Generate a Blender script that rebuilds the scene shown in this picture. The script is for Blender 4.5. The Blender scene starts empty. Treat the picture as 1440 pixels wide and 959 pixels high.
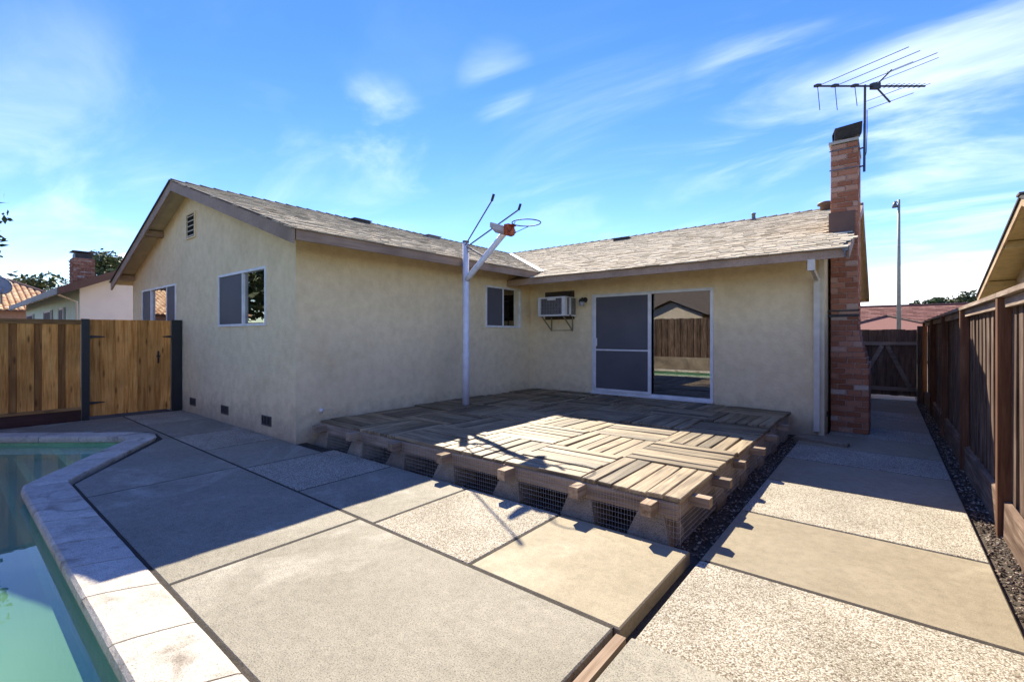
import bpy, math, random
from mathutils import Vector, Matrix
random.seed(7)
R = random.random
U = random.uniform
scene = bpy.context.scene
COL = scene.collection

# ------------------------------------------------------------------ camera
cam_d = bpy.data.cameras.new('camera')
cam = bpy.data.objects.new('camera', cam_d)
COL.objects.link(cam)
cam_d.sensor_width = 36
cam_d.lens = 16.3
cam_d.shift_y = -0.0052
cam_d.clip_start = 0.05
cam_d.clip_end = 3000
cam.location = (0, 0, 1.55)
cam.rotation_euler = (math.radians(90), 0, math.radians(38.83))
scene.camera = cam
CAMP = Vector(cam.location)

# ------------------------------------------------------------------ light
TO_SUN = Vector((-0.73, 0.755, 1.0)).normalized()
EL = math.asin(TO_SUN.z)
AZ = math.atan2(TO_SUN.x, TO_SUN.y)
sun_d = bpy.data.lights.new('sun', 'SUN')
sun_d.energy = 4.9
sun_d.angle = math.radians(0.5)
sun_d.color = (1.0, 0.90, 0.72)
sun = bpy.data.objects.new('sun', sun_d)
COL.objects.link(sun)
sun.rotation_euler = (-TO_SUN).to_track_quat('-Z', 'Y').to_euler()
sun.location = (-20, 20, 30)

scene.view_settings.view_transform = 'Standard'
scene.view_settings.look = 'None'
scene.view_settings.exposure = 1.24
scene.view_settings.gamma = 1.0
scene.view_settings.use_curve_mapping = False


class NT:
    """tiny node-tree helper"""
    def __init__(s, tree):
        s.t = tree
        s.t.nodes.clear()

    def n(s, typ, ins=None, **props):
        nd = s.t.nodes.new(typ)
        for k, v in props.items():
            setattr(nd, k, v)
        for k, v in (ins or {}).items():
            if isinstance(v, tuple) and len(v) == 2 and hasattr(v[0], 'outputs'):
                s.t.links.new(v[0].outputs[v[1]], nd.inputs[k])
            elif hasattr(v, 'outputs'):
                s.t.links.new(v.outputs[0], nd.inputs[k])
            else:
                nd.inputs[k].default_value = v
        return nd

    def ramp(s, fac, stops, interp='LINEAR'):
        nd = s.n('ShaderNodeValToRGB', {'Fac': fac})
        cr = nd.color_ramp
        cr.interpolation = interp
        while len(cr.elements) < len(stops):
            cr.elements.new(0.5)
        for e, (p, c) in zip(cr.elements, stops):
            e.position = p
            e.color = c if len(c) == 4 else (*c, 1)
        return nd

    def math(s, op, a, b=0.0, clamp=False):
        nd = s.n('ShaderNodeMath', operation=op, use_clamp=clamp)
        for i, v in enumerate((a, b)):
            if isinstance(v, tuple):
                s.t.links.new(v[0].outputs[v[1]], nd.inputs[i])
            elif hasattr(v, 'outputs'):
                s.t.links.new(v.outputs[0], nd.inputs[i])
            else:
                nd.inputs[i].default_value = v
        return nd

    def mix(s, fac, a, b, blend='MIX'):
        nd = s.n('ShaderNodeMix', data_type='RGBA', blend_type=blend)
        for k, v in ((0, fac), (6, a), (7, b)):
            if isinstance(v, tuple) and len(v) == 2 and hasattr(v[0], 'outputs'):
                s.t.links.new(v[0].outputs[v[1]], nd.inputs[k])
            elif hasattr(v, 'outputs'):
                s.t.links.new(v.outputs[0], nd.inputs[k])
            elif k == 0:
                nd.inputs[k].default_value = v
            else:
                nd.inputs[k].default_value = v if len(v) == 4 else (*v, 1)
        return (nd, 2)


# ------------------------------------------------------------------ sky
world = bpy.data.worlds.new('World')
scene.world = world
world.use_nodes = True
w = NT(world.node_tree)
sky = w.n('ShaderNodeTexSky', sky_type='NISHITA', sun_disc=False, sun_elevation=EL,
          sun_rotation=AZ, air_density=1.0, dust_density=0.0, ozone_density=3.0, altitude=0)
tc = w.n('ShaderNodeTexCoord')
sep = w.n('ShaderNodeSeparateXYZ', {'Vector': (tc, 'Generated')})
zc = w.math('MAXIMUM', (sep, 2), 0.02)
zz = w.math('ADD', zc, 0.12)
px_ = w.math('DIVIDE', (sep, 0), zz)
py_ = w.math('DIVIDE', (sep, 1), zz)
plane = w.n('ShaderNodeCombineXYZ', {'X': px_, 'Y': py_, 'Z': 0.0})
mp = w.n('ShaderNodeMapping', {'Vector': plane, 'Rotation': (0, 0, math.radians(-20)), 'Scale': (0.8, 1.7, 1)})
n1 = w.n('ShaderNodeTexNoise', {'Vector': mp, 'Scale': 1.15, 'Detail': 7.0, 'Roughness': 0.56, 'Distortion': 0.7})
mp2 = w.n('ShaderNodeMapping', {'Vector': (tc, 'Generated'), 'Scale': (1, 1, 2.6)})
n2 = w.n('ShaderNodeTexNoise', {'Vector': mp2, 'Scale': 9.0, 'Detail': 6.0, 'Roughness': 0.55})


def blob(d, inner, outer, weight):
    d = Vector(d).normalized()
    dp = w.n('ShaderNodeVectorMath', {0: (tc, 'Generated'), 1: tuple(d)}, operation='DOT_PRODUCT')
    mr = w.n('ShaderNodeMapRange', {'Value': (dp, 'Value'), 'From Min': math.cos(math.radians(outer)),
                                    'From Max': math.cos(math.radians(inner)), 'To Min': 0.0, 'To Max': weight},
             interpolation_type='SMOOTHSTEP')
    return mr


cirrus = [((-.159, .909, .386), 1, 11, .8), ((.071, .948, .311), 2, 16, .9), ((.126, .97, .21), 2, 12, .8),
          ((-.571, .667, .478), 0, 5, .75), ((-.755, .527, .389), 0, 6.5, .8), ((-.719, .601, .348), 0, 5, .6),
          ((-.946, .126, .299), 2, 12, .36), ((-.982, .115, .148), 1, 12, .4), ((-.40, .80, .30), 1, 16, .35),
          ((-.80, .42, .25), 1, 14, .25), ((.6, .75, .3), 5, 30, .8), ((-.5, -.75, .4), 5, 45, .9), ((.8, -.4, .5), 5, 45, .9)]  # last two clouds lie out of view, strengthened to brighten the shaded walls
acc = None
for d, a, b, wt in cirrus:
    bl = blob(d, a, b, wt)
    acc = bl if acc is None else w.math('MAXIMUM', acc, bl)
cm = w.n('ShaderNodeMapRange', {'Value': (n1, 'Fac'), 'From Min': 0.42, 'From Max': 0.78}, interpolation_type='SMOOTHSTEP')
cir = w.math('MULTIPLY', cm, acc)
veil = w.math('MULTIPLY', cm, 0.08)
cir = w.math('ADD', cir, veil, clamp=True)
# low cumulus bank far away
cacc = None
for d, a, b, wt in (((.049, .996, .066), 1.2, 4.2, 1.0), ((.125, .99, .062), 1, 4.5, 1.0), ((-.972, .198, .125), 0, 1.2, .7),
                    ((.35, .93, .06), 2, 9, .9), ((-.03, 1.0, .05), 1, 3.5, .8)):
    bl = blob(d, a, b, wt)
    cacc = bl if cacc is None else w.math('MAXIMUM', cacc, bl)
cn = w.math('ADD', cacc, w.math('MULTIPLY', w.math('SUBTRACT', (n2, 'Fac'), 0.5), 1.7))
cum = w.n('ShaderNodeMapRange', {'Value': cn, 'From Min': 0.45, 'From Max': 0.7}, interpolation_type='SMOOTHSTEP')
cum = w.math('MULTIPLY', cum, w.math('GREATER_THAN', cacc, 0.01))
hs = w.n('ShaderNodeHueSaturation', {'Hue': 0.522, 'Saturation': 1.30, 'Value': 0.92, 'Color': sky})
cl = w.mix(w.math('MULTIPLY', cir, 0.55), (hs, 0), (6.2, 6.7, 7.6, 1))
cl = w.mix(w.math('MULTIPLY', cum, 0.85), cl, (7.2, 7.4, 7.9, 1))
bg = w.n('ShaderNodeBackground', {'Color': cl, 'Strength': 0.125})
w.n('ShaderNodeOutputWorld', {'Surface': bg})

# ------------------------------------------------------------------ materials


def new_mat(name):
    m = bpy.data.materials.new(name)
    m.use_nodes = True
    return m, NT(m.node_tree)


def finish(nt, color, rough=0.8, bump=None, strength=0.3, dist=0.01, spec=0.3, metal=0.0, **kw):
    ins = {'Base Color': color, 'Roughness': rough, 'Specular IOR Level': spec, 'Metallic': metal}
    ins.update(kw)
    if bump is not None:
        b = nt.n('ShaderNodeBump', {'Height': bump, 'Strength': strength, 'Distance': dist})
        ins['Normal'] = b
    p = nt.n('ShaderNodeBsdfPrincipled', ins)
    nt.n('ShaderNodeOutputMaterial', {'Surface': p})
    return p


def c4(c):
    return (*c, 1.0)


def plain(name, col, rough=0.6, spec=0.3, metal=0.0, var=0.12, scale=6.0):
    m, t = new_mat(name)
    g = t.n('ShaderNodeTexCoord')
    n = t.n('ShaderNodeTexNoise', {'Vector': (g, 'Object'), 'Scale': scale, 'Detail': 4.0})
    a = tuple(x * (1 - var) for x in col)
    b = tuple(min(1, x * (1 + var)) for x in col)
    r = t.ramp((n, 'Fac'), [(0.3, a), (0.7, b)])
    finish(t, (r, 0), rough, spec=spec, metal=metal, bump=(n, 'Fac'), strength=0.05, dist=0.005)
    return m


def stucco(name, base, dirt):
    m, t = new_mat(name)
    g = t.n('ShaderNodeTexCoord')
    n = t.n('ShaderNodeTexNoise', {'Vector': (g, 'Object'), 'Scale': 0.9, 'Detail': 6.0, 'Roughness': 0.6})
    f = t.n('ShaderNodeTexNoise', {'Vector': (g, 'Object'), 'Scale': 7.0, 'Detail': 5.0, 'Roughness': 0.65})
    fine = t.n('ShaderNodeTexNoise', {'Vector': (g, 'Object'), 'Scale': 42.0, 'Detail': 5.0, 'Roughness': 0.65})
    st = t.n('ShaderNodeMapping', {'Vector': (g, 'Object'), 'Scale': (5, 5, 0.5)})
    streak = t.n('ShaderNodeTexNoise', {'Vector': st, 'Scale': 1.6, 'Detail': 4.0, 'Roughness': 0.6})
    r = t.ramp((n, 'Fac'), [(0.32, dirt), (0.5, base), (0.75, tuple(min(1, x * 1.05) for x in base))])
    r2 = t.ramp((f, 'Fac'), [(0.3, (0.88, 0.86, 0.82)), (0.62, (1, 1, 1))])
    r3 = t.ramp((streak, 'Fac'), [(0.38, (0.86, 0.84, 0.8)), (0.55, (1, 1, 1))])
    c = t.mix(1.0, (r, 0), (r2, 0), 'MULTIPLY')
    c = t.mix(0.08, c, (r3, 0), 'MULTIPLY')
    # soil splash band low on the wall
    z = t.n('ShaderNodeSeparateXYZ', {'Vector': (g, 'Object')})
    zz = t.math('ADD', (z, 2), t.math('MULTIPLY', (f, 'Fac'), 0.5))
    band = t.n('ShaderNodeMapRange', {'Value': zz, 'From Min': 0.25, 'From Max': 0.75, 'To Min': 0.55, 'To Max': 0.0})
    c = t.mix(band, c, (0.30, 0.25, 0.20, 1))
    bump = t.math('ADD', (fine, 'Fac'), t.math('MULTIPLY', (f, 'Fac'), 1.2))
    finish(t, c, 0.92, bump=bump, strength=0.8, dist=0.016, spec=0.15)
    return m


def wood(name, cols, axis='x', knots=0.0, rough=0.8, grain=1.0, bump=0.25, spec=0.2, tones=(0.62, 0.84, 1.0, 1.1, 0.72)):
    """cols: (dark, mid, light); grain runs along the axis of object space"""
    m, t = new_mat(name)
    g = t.n('ShaderNodeTexCoord')
    oi = t.n('ShaderNodeObjectInfo')
    geo = t.n('ShaderNodeNewGeometry')
    rnd = t.math('FRACT', t.math('ADD', t.math('MULTIPLY', (oi, 'Random'), 7.31), (geo, 'Random Per Island')))
    off = t.math('MULTIPLY', rnd, 61.0)
    v = t.n('ShaderNodeVectorMath', {0: (g, 'Object'), 1: off}, operation='ADD')
    sc = {'x': (1.1, 14, 14), 'y': (14, 1.1, 14), 'z': (14, 14, 1.1)}[axis]
    mp = t.n('ShaderNodeMapping', {'Vector': v, 'Scale': tuple(s * grain for s in sc)})
    n = t.n('ShaderNodeTexNoise', {'Vector': mp, 'Scale': 1.6, 'Detail': 7.0, 'Roughness': 0.62, 'Distortion': 0.5})
    sc2 = {'x': (2, 90, 90), 'y': (90, 2, 90), 'z': (90, 90, 2)}[axis]
    mp2 = t.n('ShaderNodeMapping', {'Vector': v, 'Scale': sc2})
    fib = t.n('ShaderNodeTexNoise', {'Vector': mp2, 'Scale': 1.0, 'Detail': 3.0})
    big = t.n('ShaderNodeTexNoise', {'Vector': v, 'Scale': 1.7, 'Detail': 3.0})
    r = t.ramp((n, 'Fac'), [(0.30, cols[0]), (0.5, cols[1]), (0.70, cols[2])])
    # board to board tone
    tone = t.ramp(rnd, [(p_, (q_, q_ * .985, q_ * .97)) for p_, q_ in zip((0.0, 0.12, 0.5, 0.9, 1.0), tones)])
    c = t.mix(1.0, (r, 0), (tone, 0), 'MULTIPLY')
    bt = t.ramp((big, 'Fac'), [(0.33, (0.66, 0.64, 0.62)), (0.58, (1.05, 1.05, 1.05))])
    c = t.mix(0.8, c, (bt, 0), 'MULTIPLY')
    ft = t.ramp((fib, 'Fac'), [(0.34, (0.72, 0.7, 0.68)), (0.5, (1, 1, 1))])
    c = t.mix(0.75, c, (ft, 0), 'MULTIPLY')
    if knots:
        ks = {'x': (2.2, 9, 9), 'y': (9, 2.2, 9), 'z': (9, 9, 2.2)}[axis]
        mk = t.n('ShaderNodeMapping', {'Vector': v, 'Scale': ks})
        vo = t.n('ShaderNodeTexVoronoi', {'Vector': mk, 'Scale': 1.0})
        kr = t.n('ShaderNodeMapRange', {'Value': (vo, 'Distance'), 'From Min': 0.07, 'From Max': 0.22, 'To Min': knots, 'To Max': 0.0})
        c = t.mix(kr, c, tuple(x * 0.35 for x in cols[0]))
    h = t.math('ADD', (fib, 'Fac'), (n, 'Fac'))
    finish(t, c, rough, bump=h, strength=bump, dist=0.006, spec=spec)
    return m


def concrete(name, a, b, stain, bump=0.25, speck=0.25, rough=0.85, spec=0.25, sscale=0.8):
    m, t = new_mat(name)
    g = t.n('ShaderNodeTexCoord')
    oi = t.n('ShaderNodeObjectInfo')
    v = t.n('ShaderNodeVectorMath', {0: (g, 'Object'), 1: t.math('MULTIPLY', (oi, 'Random'), 30.0)}, operation='ADD')
    n = t.n('ShaderNodeTexNoise', {'Vector': v, 'Scale': 1.3, 'Detail': 8.0, 'Roughness': 0.62, 'Distortion': 0.4})
    f = t.n('ShaderNodeTexNoise', {'Vector': v, 'Scale': 130.0, 'Detail': 3.0, 'Roughness': 0.7})
    md = t.n('ShaderNodeTexNoise', {'Vector': v, 'Scale': 16.0, 'Detail': 6.0, 'Roughness': 0.7})
    bl = t.n('ShaderNodeTexNoise', {'Vector': v, 'Scale': sscale, 'Detail': 5.0, 'Roughness': 0.55, 'Distortion': 1.4})
    r = t.ramp((n, 'Fac'), [(0.3, a), (0.68, b)])
    s = t.ramp((bl, 'Fac'), [(0.54, (0, 0, 0)), (0.70, (1, 1, 1))])
    c = t.mix(t.math('MULTIPLY', (s, 0), 0.7), (r, 0), stain)
    fr = t.ramp((f, 'Fac'), [(0.33, (1 - speck * 1.8,) * 3), (0.5, (1, 1, 1)), (0.7, (1 + speck * .5,) * 3)])
    mr = t.ramp((md, 'Fac'), [(0.3, (0.74, 0.73, 0.71)), (0.6, (1.02, 1.02, 1.01))])
    c = t.mix(1.0, c, (fr, 0), 'MULTIPLY')
    c = t.mix(0.8, c, (mr, 0), 'MULTIPLY')
    # tone slightly different for every slab
    tone = t.ramp((oi, 'Random'), [(0, (0.88, 0.87, 0.86)), (1, (1.06, 1.06, 1.04))])
    c = t.mix(1.0, c, (tone, 0), 'MULTIPLY')
    h = t.math('ADD', (f, 'Fac'), t.math('MULTIPLY', (md, 'Fac'), 1.5))
    finish(t, c, rough, bump=h, strength=bump, dist=0.006, spec=spec)
    return m


def aggregate(name):
    m, t = new_mat(name)
    g = t.n('ShaderNodeTexCoord')
    vo = t.n('ShaderNodeTexVoronoi', {'Vector': (g, 'Object'), 'Scale': 135.0, 'Randomness': 1.0})
    vo2 = t.n('ShaderNodeTexVoronoi', {'Vector': (g, 'Object'), 'Scale': 150.0, 'Randomness': 1.0})
    big = t.n('ShaderNodeTexNoise', {'Vector': (g, 'Object'), 'Scale': 2.0, 'Detail': 5.0})
    sp = t.n('ShaderNodeSeparateColor', {'Color': (vo, 'Color')})
    r = t.ramp((sp, 0), [(0.0, (0.22, 0.18, 0.14)), (0.16, (0.36, 0.31, 0.24)), (0.35, (0.50, 0.46, 0.38)), (0.7, (0.64, 0.60, 0.51)), (1.0, (0.74, 0.71, 0.64))])
    gap = t.ramp((vo, 'Distance'), [(0.45, (1, 1, 1)), (0.75, (0.58, 0.54, 0.48))])
    c = t.mix(1.0, (r, 0), (gap, 0), 'MULTIPLY')
    sp2 = t.n('ShaderNodeSeparateColor', {'Color': (vo2, 'Color')})
    dk = t.ramp((sp2, 1), [(0.0, (0.36, 0.33, 0.30)), (0.12, (0.5, 0.47, 0.43)), (0.2, (1, 1, 1))])
    c = t.mix(0.85, c, (dk, 0), 'MULTIPLY')
    br = t.ramp((big, 'Fac'), [(0.3, (0.64, 0.63, 0.59)), (0.65, (0.86, 0.855, 0.815))])
    c = t.mix(1.0, c, (br, 0), 'MULTIPLY')
    h = t.math('SUBTRACT', 1.0, (vo, 'Distance'))
    finish(t, c, 0.8, bump=h, strength=0.4, dist=0.005, spec=0.2)
    return m


def islands(name, stops, rough=0.9, bump_scale=30, bump=0.4, spec=0.15, noise_var=0.25, nscale=25.0, dist=0.01):
    """colour picked per separate piece"""
    m, t = new_mat(name)
    g = t.n('ShaderNodeTexCoord')
    oi = t.n('ShaderNodeObjectInfo')
    geo = t.n('ShaderNodeNewGeometry')
    rnd = t.math('FRACT', t.math('ADD', t.math('MULTIPLY', (oi, 'Random'), 9.7), (geo, 'Random Per Island')))
    r = t.ramp(rnd, stops)
    v = t.n('ShaderNodeVectorMath', {0: (g, 'Object'), 1: t.math('MULTIPLY', rnd, 40.0)}, operation='ADD')
    n = t.n('ShaderNodeTexNoise', {'Vector': v, 'Scale': nscale, 'Detail': 5.0, 'Roughness': 0.65})
    nr = t.ramp((n, 'Fac'), [(0.3, (1 - noise_var,) * 3), (0.68, (1 + noise_var * .5,) * 3)])
    c = t.mix(1.0, (r, 0), (nr, 0), 'MULTIPLY')
    finish(t, c, rough, bump=(n, 'Fac'), strength=bump, dist=dist, spec=spec)
    return m


M = {}
M['stucco'] = stucco('stucco', (0.88, 0.71, 0.445), (0.81, 0.645, 0.395))
M['stucco_trim'] = plain('stucco_trim', (0.66, 0.58, 0.42), 0.8, 0.2)
M['fascia'] = wood('fascia_paint', ((0.34, 0.235, 0.165), (0.40, 0.285, 0.20), (0.44, 0.315, 0.225)), 'y', bump=0.08, rough=0.65, spec=0.3)
M['soffit'] = plain('soffit_paint', (0.50, 0.42, 0.29), 0.8, 0.2)
M['shingle'] = islands('asphalt_shingle', [(0, (0.31, 0.255, 0.175)), (0.14, (0.42, 0.355, 0.25)), (0.3, (0.53, 0.455, 0.33)), (0.7, (0.59, 0.515, 0.38)), (1, (0.66, 0.585, 0.445))], 0.95, bump=0.3, nscale=60, noise_var=0.22)
M['cap'] = islands('ridge_shingle', [(0, (0.12, 0.10, 0.085)), (1, (0.26, 0.215, 0.17))], 0.95)
M['felt'] = plain('roof_felt', (0.07, 0.06, 0.055), 0.95)
M['flash'] = plain('valley_flashing_metal', (0.40, 0.36, 0.29), 0.45, 0.5, 0.0)
M['brick'] = islands('brick', [(0, (0.32, 0.125, 0.07)), (0.3, (0.40, 0.165, 0.095)), (0.6, (0.46, 0.20, 0.12)), (0.78, (0.50, 0.245, 0.155)), (0.94, (0.55, 0.36, 0.27)), (1, (0.58, 0.48, 0.41))], 0.9, bump=0.6, nscale=18, noise_var=0.45)
M['mortar'] = plain('mortar', (0.42, 0.30, 0.24), 0.95, 0.1, 0, 0.3, 25)
M['frame_w'] = plain('white_aluminium', (0.72, 0.71, 0.70), 0.4, 0.5)
M['dark_metal'] = plain('dark_metal', (0.03, 0.028, 0.028), 0.5, 0.4, 0.0, 0.4, 15)
M['black'] = plain('black_paint', (0.022, 0.022, 0.024), 0.45, 0.4)
M['rust'] = plain('rusty_sheet', (0.30, 0.14, 0.05), 0.8, 0.2, 0, 0.5, 14)
M['galv'] = plain('weathered_metal', (0.16, 0.15, 0.15), 0.5, 0.4, 0.6, 0.3, 20)
M['antenna'] = plain('antenna_metal', (0.07, 0.07, 0.075), 0.5, 0.4, 0.5)
M['pole'] = plain('pole_paint', (0.66, 0.66, 0.71), 0.45, 0.4, 0, 0.1, 9)
M['orange'] = plain('orange_paint', (0.42, 0.09, 0.03), 0.6, 0.3, 0, 0.5, 18)
M['ply'] = wood('peeling_white_plywood', ((0.22, 0.17, 0.13), (0.55, 0.50, 0.46), (0.72, 0.69, 0.66)), 'y', bump=0.3)
M['plywood_dark'] = plain('dark_plywood', (0.075, 0.058, 0.045), 0.85, 0.2, 0, 0.35, 9)
M['ac_white'] = plain('ac_housing', (0.66, 0.64, 0.60), 0.5, 0.35)
M['ac_grille'] = plain('ac_coil', (0.20, 0.19, 0.185), 0.6, 0.3, 0.3, 0.3, 40)
M['olive'] = plain('bracket_paint', (0.24, 0.20, 0.12), 0.6, 0.3)
M['lampglass'] = plain('lamp_glass', (0.35, 0.35, 0.36), 0.15, 0.6)
M['downspout'] = plain('downspout_paint', (0.66, 0.60, 0.50), 0.6, 0.3)
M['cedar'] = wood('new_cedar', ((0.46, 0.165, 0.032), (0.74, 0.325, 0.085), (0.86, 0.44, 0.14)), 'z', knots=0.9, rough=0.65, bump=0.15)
M['cedar_shaded'] = wood('new_cedar_shaded', ((0.22, 0.085, 0.022), (0.34, 0.145, 0.042), (0.42, 0.20, 0.065)), 'z', knots=0.8, rough=0.65, bump=0.15)  # same cedar with the shade of the recess put into its colour
M['cedar_y'] = wood('new_cedar_rail', ((0.25, 0.12, 0.045), (0.36, 0.19, 0.075), (0.44, 0.25, 0.11)), 'y', knots=0.6, rough=0.65, bump=0.15)
M['kick'] = wood('red_kickboard', ((0.05, 0.022, 0.02), (0.075, 0.033, 0.03), (0.095, 0.045, 0.04)), 'y', rough=0.7)
M['redwood'] = wood('old_redwood', ((0.07, 0.046, 0.034), (0.138, 0.093, 0.069), (0.26, 0.19, 0.145)), 'z', knots=0.4, rough=0.85, bump=0.4)
M['redwood_post'] = wood('old_redwood_post', ((0.11, 0.052, 0.030), (0.175, 0.083, 0.047), (0.25, 0.13, 0.078)), 'z', rough=0.85, bump=0.4)
M['redwood_y'] = wood('old_redwood_rail', ((0.22, 0.16, 0.12), (0.33, 0.26, 0.20), (0.46, 0.39, 0.32)), 'y', rough=0.85, bump=0.4)
M['kick_r'] = wood('weathered_kickboard', ((0.11, 0.068, 0.047), (0.20, 0.135, 0.098), (0.33, 0.25, 0.19)), 'y', rough=0.85, bump=0.4)
M['gatewood_x'] = wood('old_gate_rail', ((0.25, 0.20, 0.17), (0.36, 0.30, 0.26), (0.46, 0.40, 0.36)), 'x', rough=0.85)
M['gatewood'] = wood('old_gate_board', ((0.11, 0.074, 0.054), (0.20, 0.14, 0.105), (0.29, 0.215, 0.165)), 'z', knots=0.3, rough=0.85)
M['deck'] = wood('weathered_deck_board', ((0.085, 0.056, 0.030), (0.25, 0.19, 0.108), (0.40, 0.325, 0.20)), 'x', knots=0.45, rough=0.55, bump=0.6, grain=0.9, spec=0.45, tones=(0.38, 0.62, 1.0, 1.25, 0.5))
M['beam'] = wood('deck_beam', ((0.22, 0.155, 0.10), (0.38, 0.29, 0.20), (0.50, 0.40, 0.29)), 'y', rough=0.85, bump=0.5)
M['beam_x'] = wood('deck_joist', ((0.20, 0.145, 0.10), (0.34, 0.26, 0.185), (0.46, 0.37, 0.27)), 'x', rough=0.85, bump=0.5)
M['pier'] = concrete('pier_concrete', (0.22, 0.18, 0.13), (0.40, 0.34, 0.26), (0.20, 0.13, 0.07), 0.6, 0.4)
M['wire'] = plain('wire', (0.5, 0.46, 0.4), 0.6, 0.4, 0.0)
M['concrete'] = concrete('patio_concrete', (0.235, 0.215, 0.165), (0.315, 0.29, 0.23), (0.52, 0.49, 0.41), 0.35, 0.38, rough=0.72, spec=0.3)
M['concrete2'] = concrete('path_concrete', (0.275, 0.23, 0.152), (0.34, 0.29, 0.20), (0.41, 0.355, 0.25), 0.2, 0.18, rough=0.72, spec=0.3)
M['aggregate'] = aggregate('exposed_aggregate')
M['coping'] = concrete('coping_stone', (0.50, 0.455, 0.385), (0.68, 0.635, 0.555), (0.18, 0.145, 0.105), 0.5, 0.3, rough=0.7, spec=0.35, sscale=2.4)
M['divider'] = wood('wood_divider', ((0.22, 0.155, 0.10), (0.34, 0.25, 0.175), (0.42, 0.33, 0.245)), 'y')
M['soil'] = concrete('dark_soil', (0.055, 0.043, 0.033), (0.10, 0.08, 0.062), (0.13, 0.11, 0.09), 0.9, 0.4)
M['joint'] = concrete('joint_dirt', (0.03, 0.025, 0.02), (0.06, 0.05, 0.04), (0.09, 0.075, 0.06), 0.8, 0.4)
M['gravel'] = islands('gravel_stone', [(0, (0.05, 0.038, 0.03)), (0.4, (0.13, 0.098, 0.073)), (0.75, (0.24, 0.185, 0.14)), (1, (0.50, 0.43, 0.34))], 0.85, nscale=30)
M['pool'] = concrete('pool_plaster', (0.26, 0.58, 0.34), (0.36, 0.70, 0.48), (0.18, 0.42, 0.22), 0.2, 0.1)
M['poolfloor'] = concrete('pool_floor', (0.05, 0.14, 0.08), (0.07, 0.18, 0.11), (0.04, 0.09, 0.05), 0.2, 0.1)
M['pooledge'] = concrete('pool_step_edge', (0.42, 0.85, 0.38), (0.5, 0.9, 0.45), (0.4, 0.7, 0.3), 0.2, 0.1)
M['wall_rear'] = concrete('retaining_wall', (0.20, 0.16, 0.12), (0.38, 0.32, 0.25), (0.14, 0.11, 0.09), 0.6, 0.3)
M['nbr_white'] = plain('white_stucco', (0.86, 0.80, 0.70), 0.9, 0.15, 0, 0.05, 2)
M['nbr_mint'] = plain('pale_mint_stucco', (0.76, 0.84, 0.68), 0.9, 0.15, 0, 0.05, 2)
M['nbr_yellow'] = plain('yellow_stucco', (0.66, 0.52, 0.27), 0.9, 0.15, 0, 0.06, 2)
M['nbr_cream'] = plain('cream_stucco', (0.62, 0.54, 0.42), 0.9, 0.15, 0, 0.06, 2)
M['yellow_wood'] = plain('yellow_soffit', (0.62, 0.48, 0.22), 0.8, 0.2)
M['tan_wood'] = wood('bare_rake_board', ((0.50, 0.34, 0.19), (0.60, 0.43, 0.25), (0.66, 0.5, 0.31)), 'y', bump=0.1)
M['greyfascia'] = plain('grey_fascia', (0.33, 0.37, 0.36), 0.6, 0.3)
M['brownfascia'] = plain('brown_fascia', (0.13, 0.075, 0.055), 0.6, 0.3)
M['terracotta'] = islands('barrel_tile', [(0, (0.42, 0.22, 0.12)), (0.5, (0.62, 0.40, 0.22)), (1, (0.72, 0.54, 0.34))], 0.9)
M['redtile'] = islands('red_flat_tile', [(0, (0.17, 0.075, 0.06)), (0.5, (0.23, 0.105, 0.085)), (1, (0.29, 0.15, 0.12))], 0.9)
M['salmon'] = plain('salmon_stucco', (0.50, 0.27, 0.20), 0.9, 0.15)
M['galvpole'] = plain('street_pole', (0.30, 0.30, 0.25), 0.6, 0.3, 0.3)
M['dish'] = plain('dish_grey', (0.24, 0.25, 0.28), 0.5, 0.4)
M['trunk'] = wood('bark', ((0.07, 0.05, 0.04), (0.12, 0.09, 0.07), (0.18, 0.14, 0.11)), 'z', bump=0.8)
M['leaf'] = islands('leaf_green', [(0, (0.030, 0.055, 0.018)), (0.5, (0.065, 0.10, 0.030)), (1, (0.12, 0.15, 0.05))], 0.6, spec=0.3)
M['leaf2'] = islands('leaf_olive', [(0, (0.05, 0.065, 0.02)), (0.5, (0.10, 0.12, 0.04)), (1, (0.18, 0.19, 0.08))], 0.6, spec=0.3)
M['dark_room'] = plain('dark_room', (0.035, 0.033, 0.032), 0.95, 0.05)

# screen cloth
m, t = new_mat('insect_screen')
g = t.n('ShaderNodeTexCoord')
n = t.n('ShaderNodeTexNoise', {'Vector': (g, 'Object'), 'Scale': 1.2, 'Detail': 3.0})
r = t.ramp((n, 'Fac'), [(0.3, (0.115, 0.112, 0.125)), (0.7, (0.155, 0.15, 0.165))])
d = t.n('ShaderNodeBsdfPrincipled', {'Base Color': r, 'Roughness': 0.55, 'Specular IOR Level': 0.4})
tr = t.n('ShaderNodeBsdfTransparent', {'Color': (0.8, 0.8, 0.8, 1)})
mx = t.n('ShaderNodeMixShader', {0: 0.30, 1: d, 2: tr})
t.n('ShaderNodeOutputMaterial', {'Surface': mx})
M['screen'] = m
# window glass: thin pane, mirror-like at grazing angles, clear behind
m, t = new_mat('window_glass')
gl = t.n('ShaderNodeBsdfGlossy', {'Color': (1, 1, 1, 1), 'Roughness': 0.0})
tr = t.n('ShaderNodeBsdfTransparent', {'Color': (0.62, 0.64, 0.66, 1)})
fr = t.n('ShaderNodeFresnel', {'IOR': 1.5})
k = t.math('ADD', t.math('MULTIPLY', fr, 1.5), 0.13, clamp=True)
mx = t.n('ShaderNodeMixShader', {0: k, 1: tr, 2: gl})
t.n('ShaderNodeOutputMaterial', {'Surface': mx})
M['glass'] = m
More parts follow.
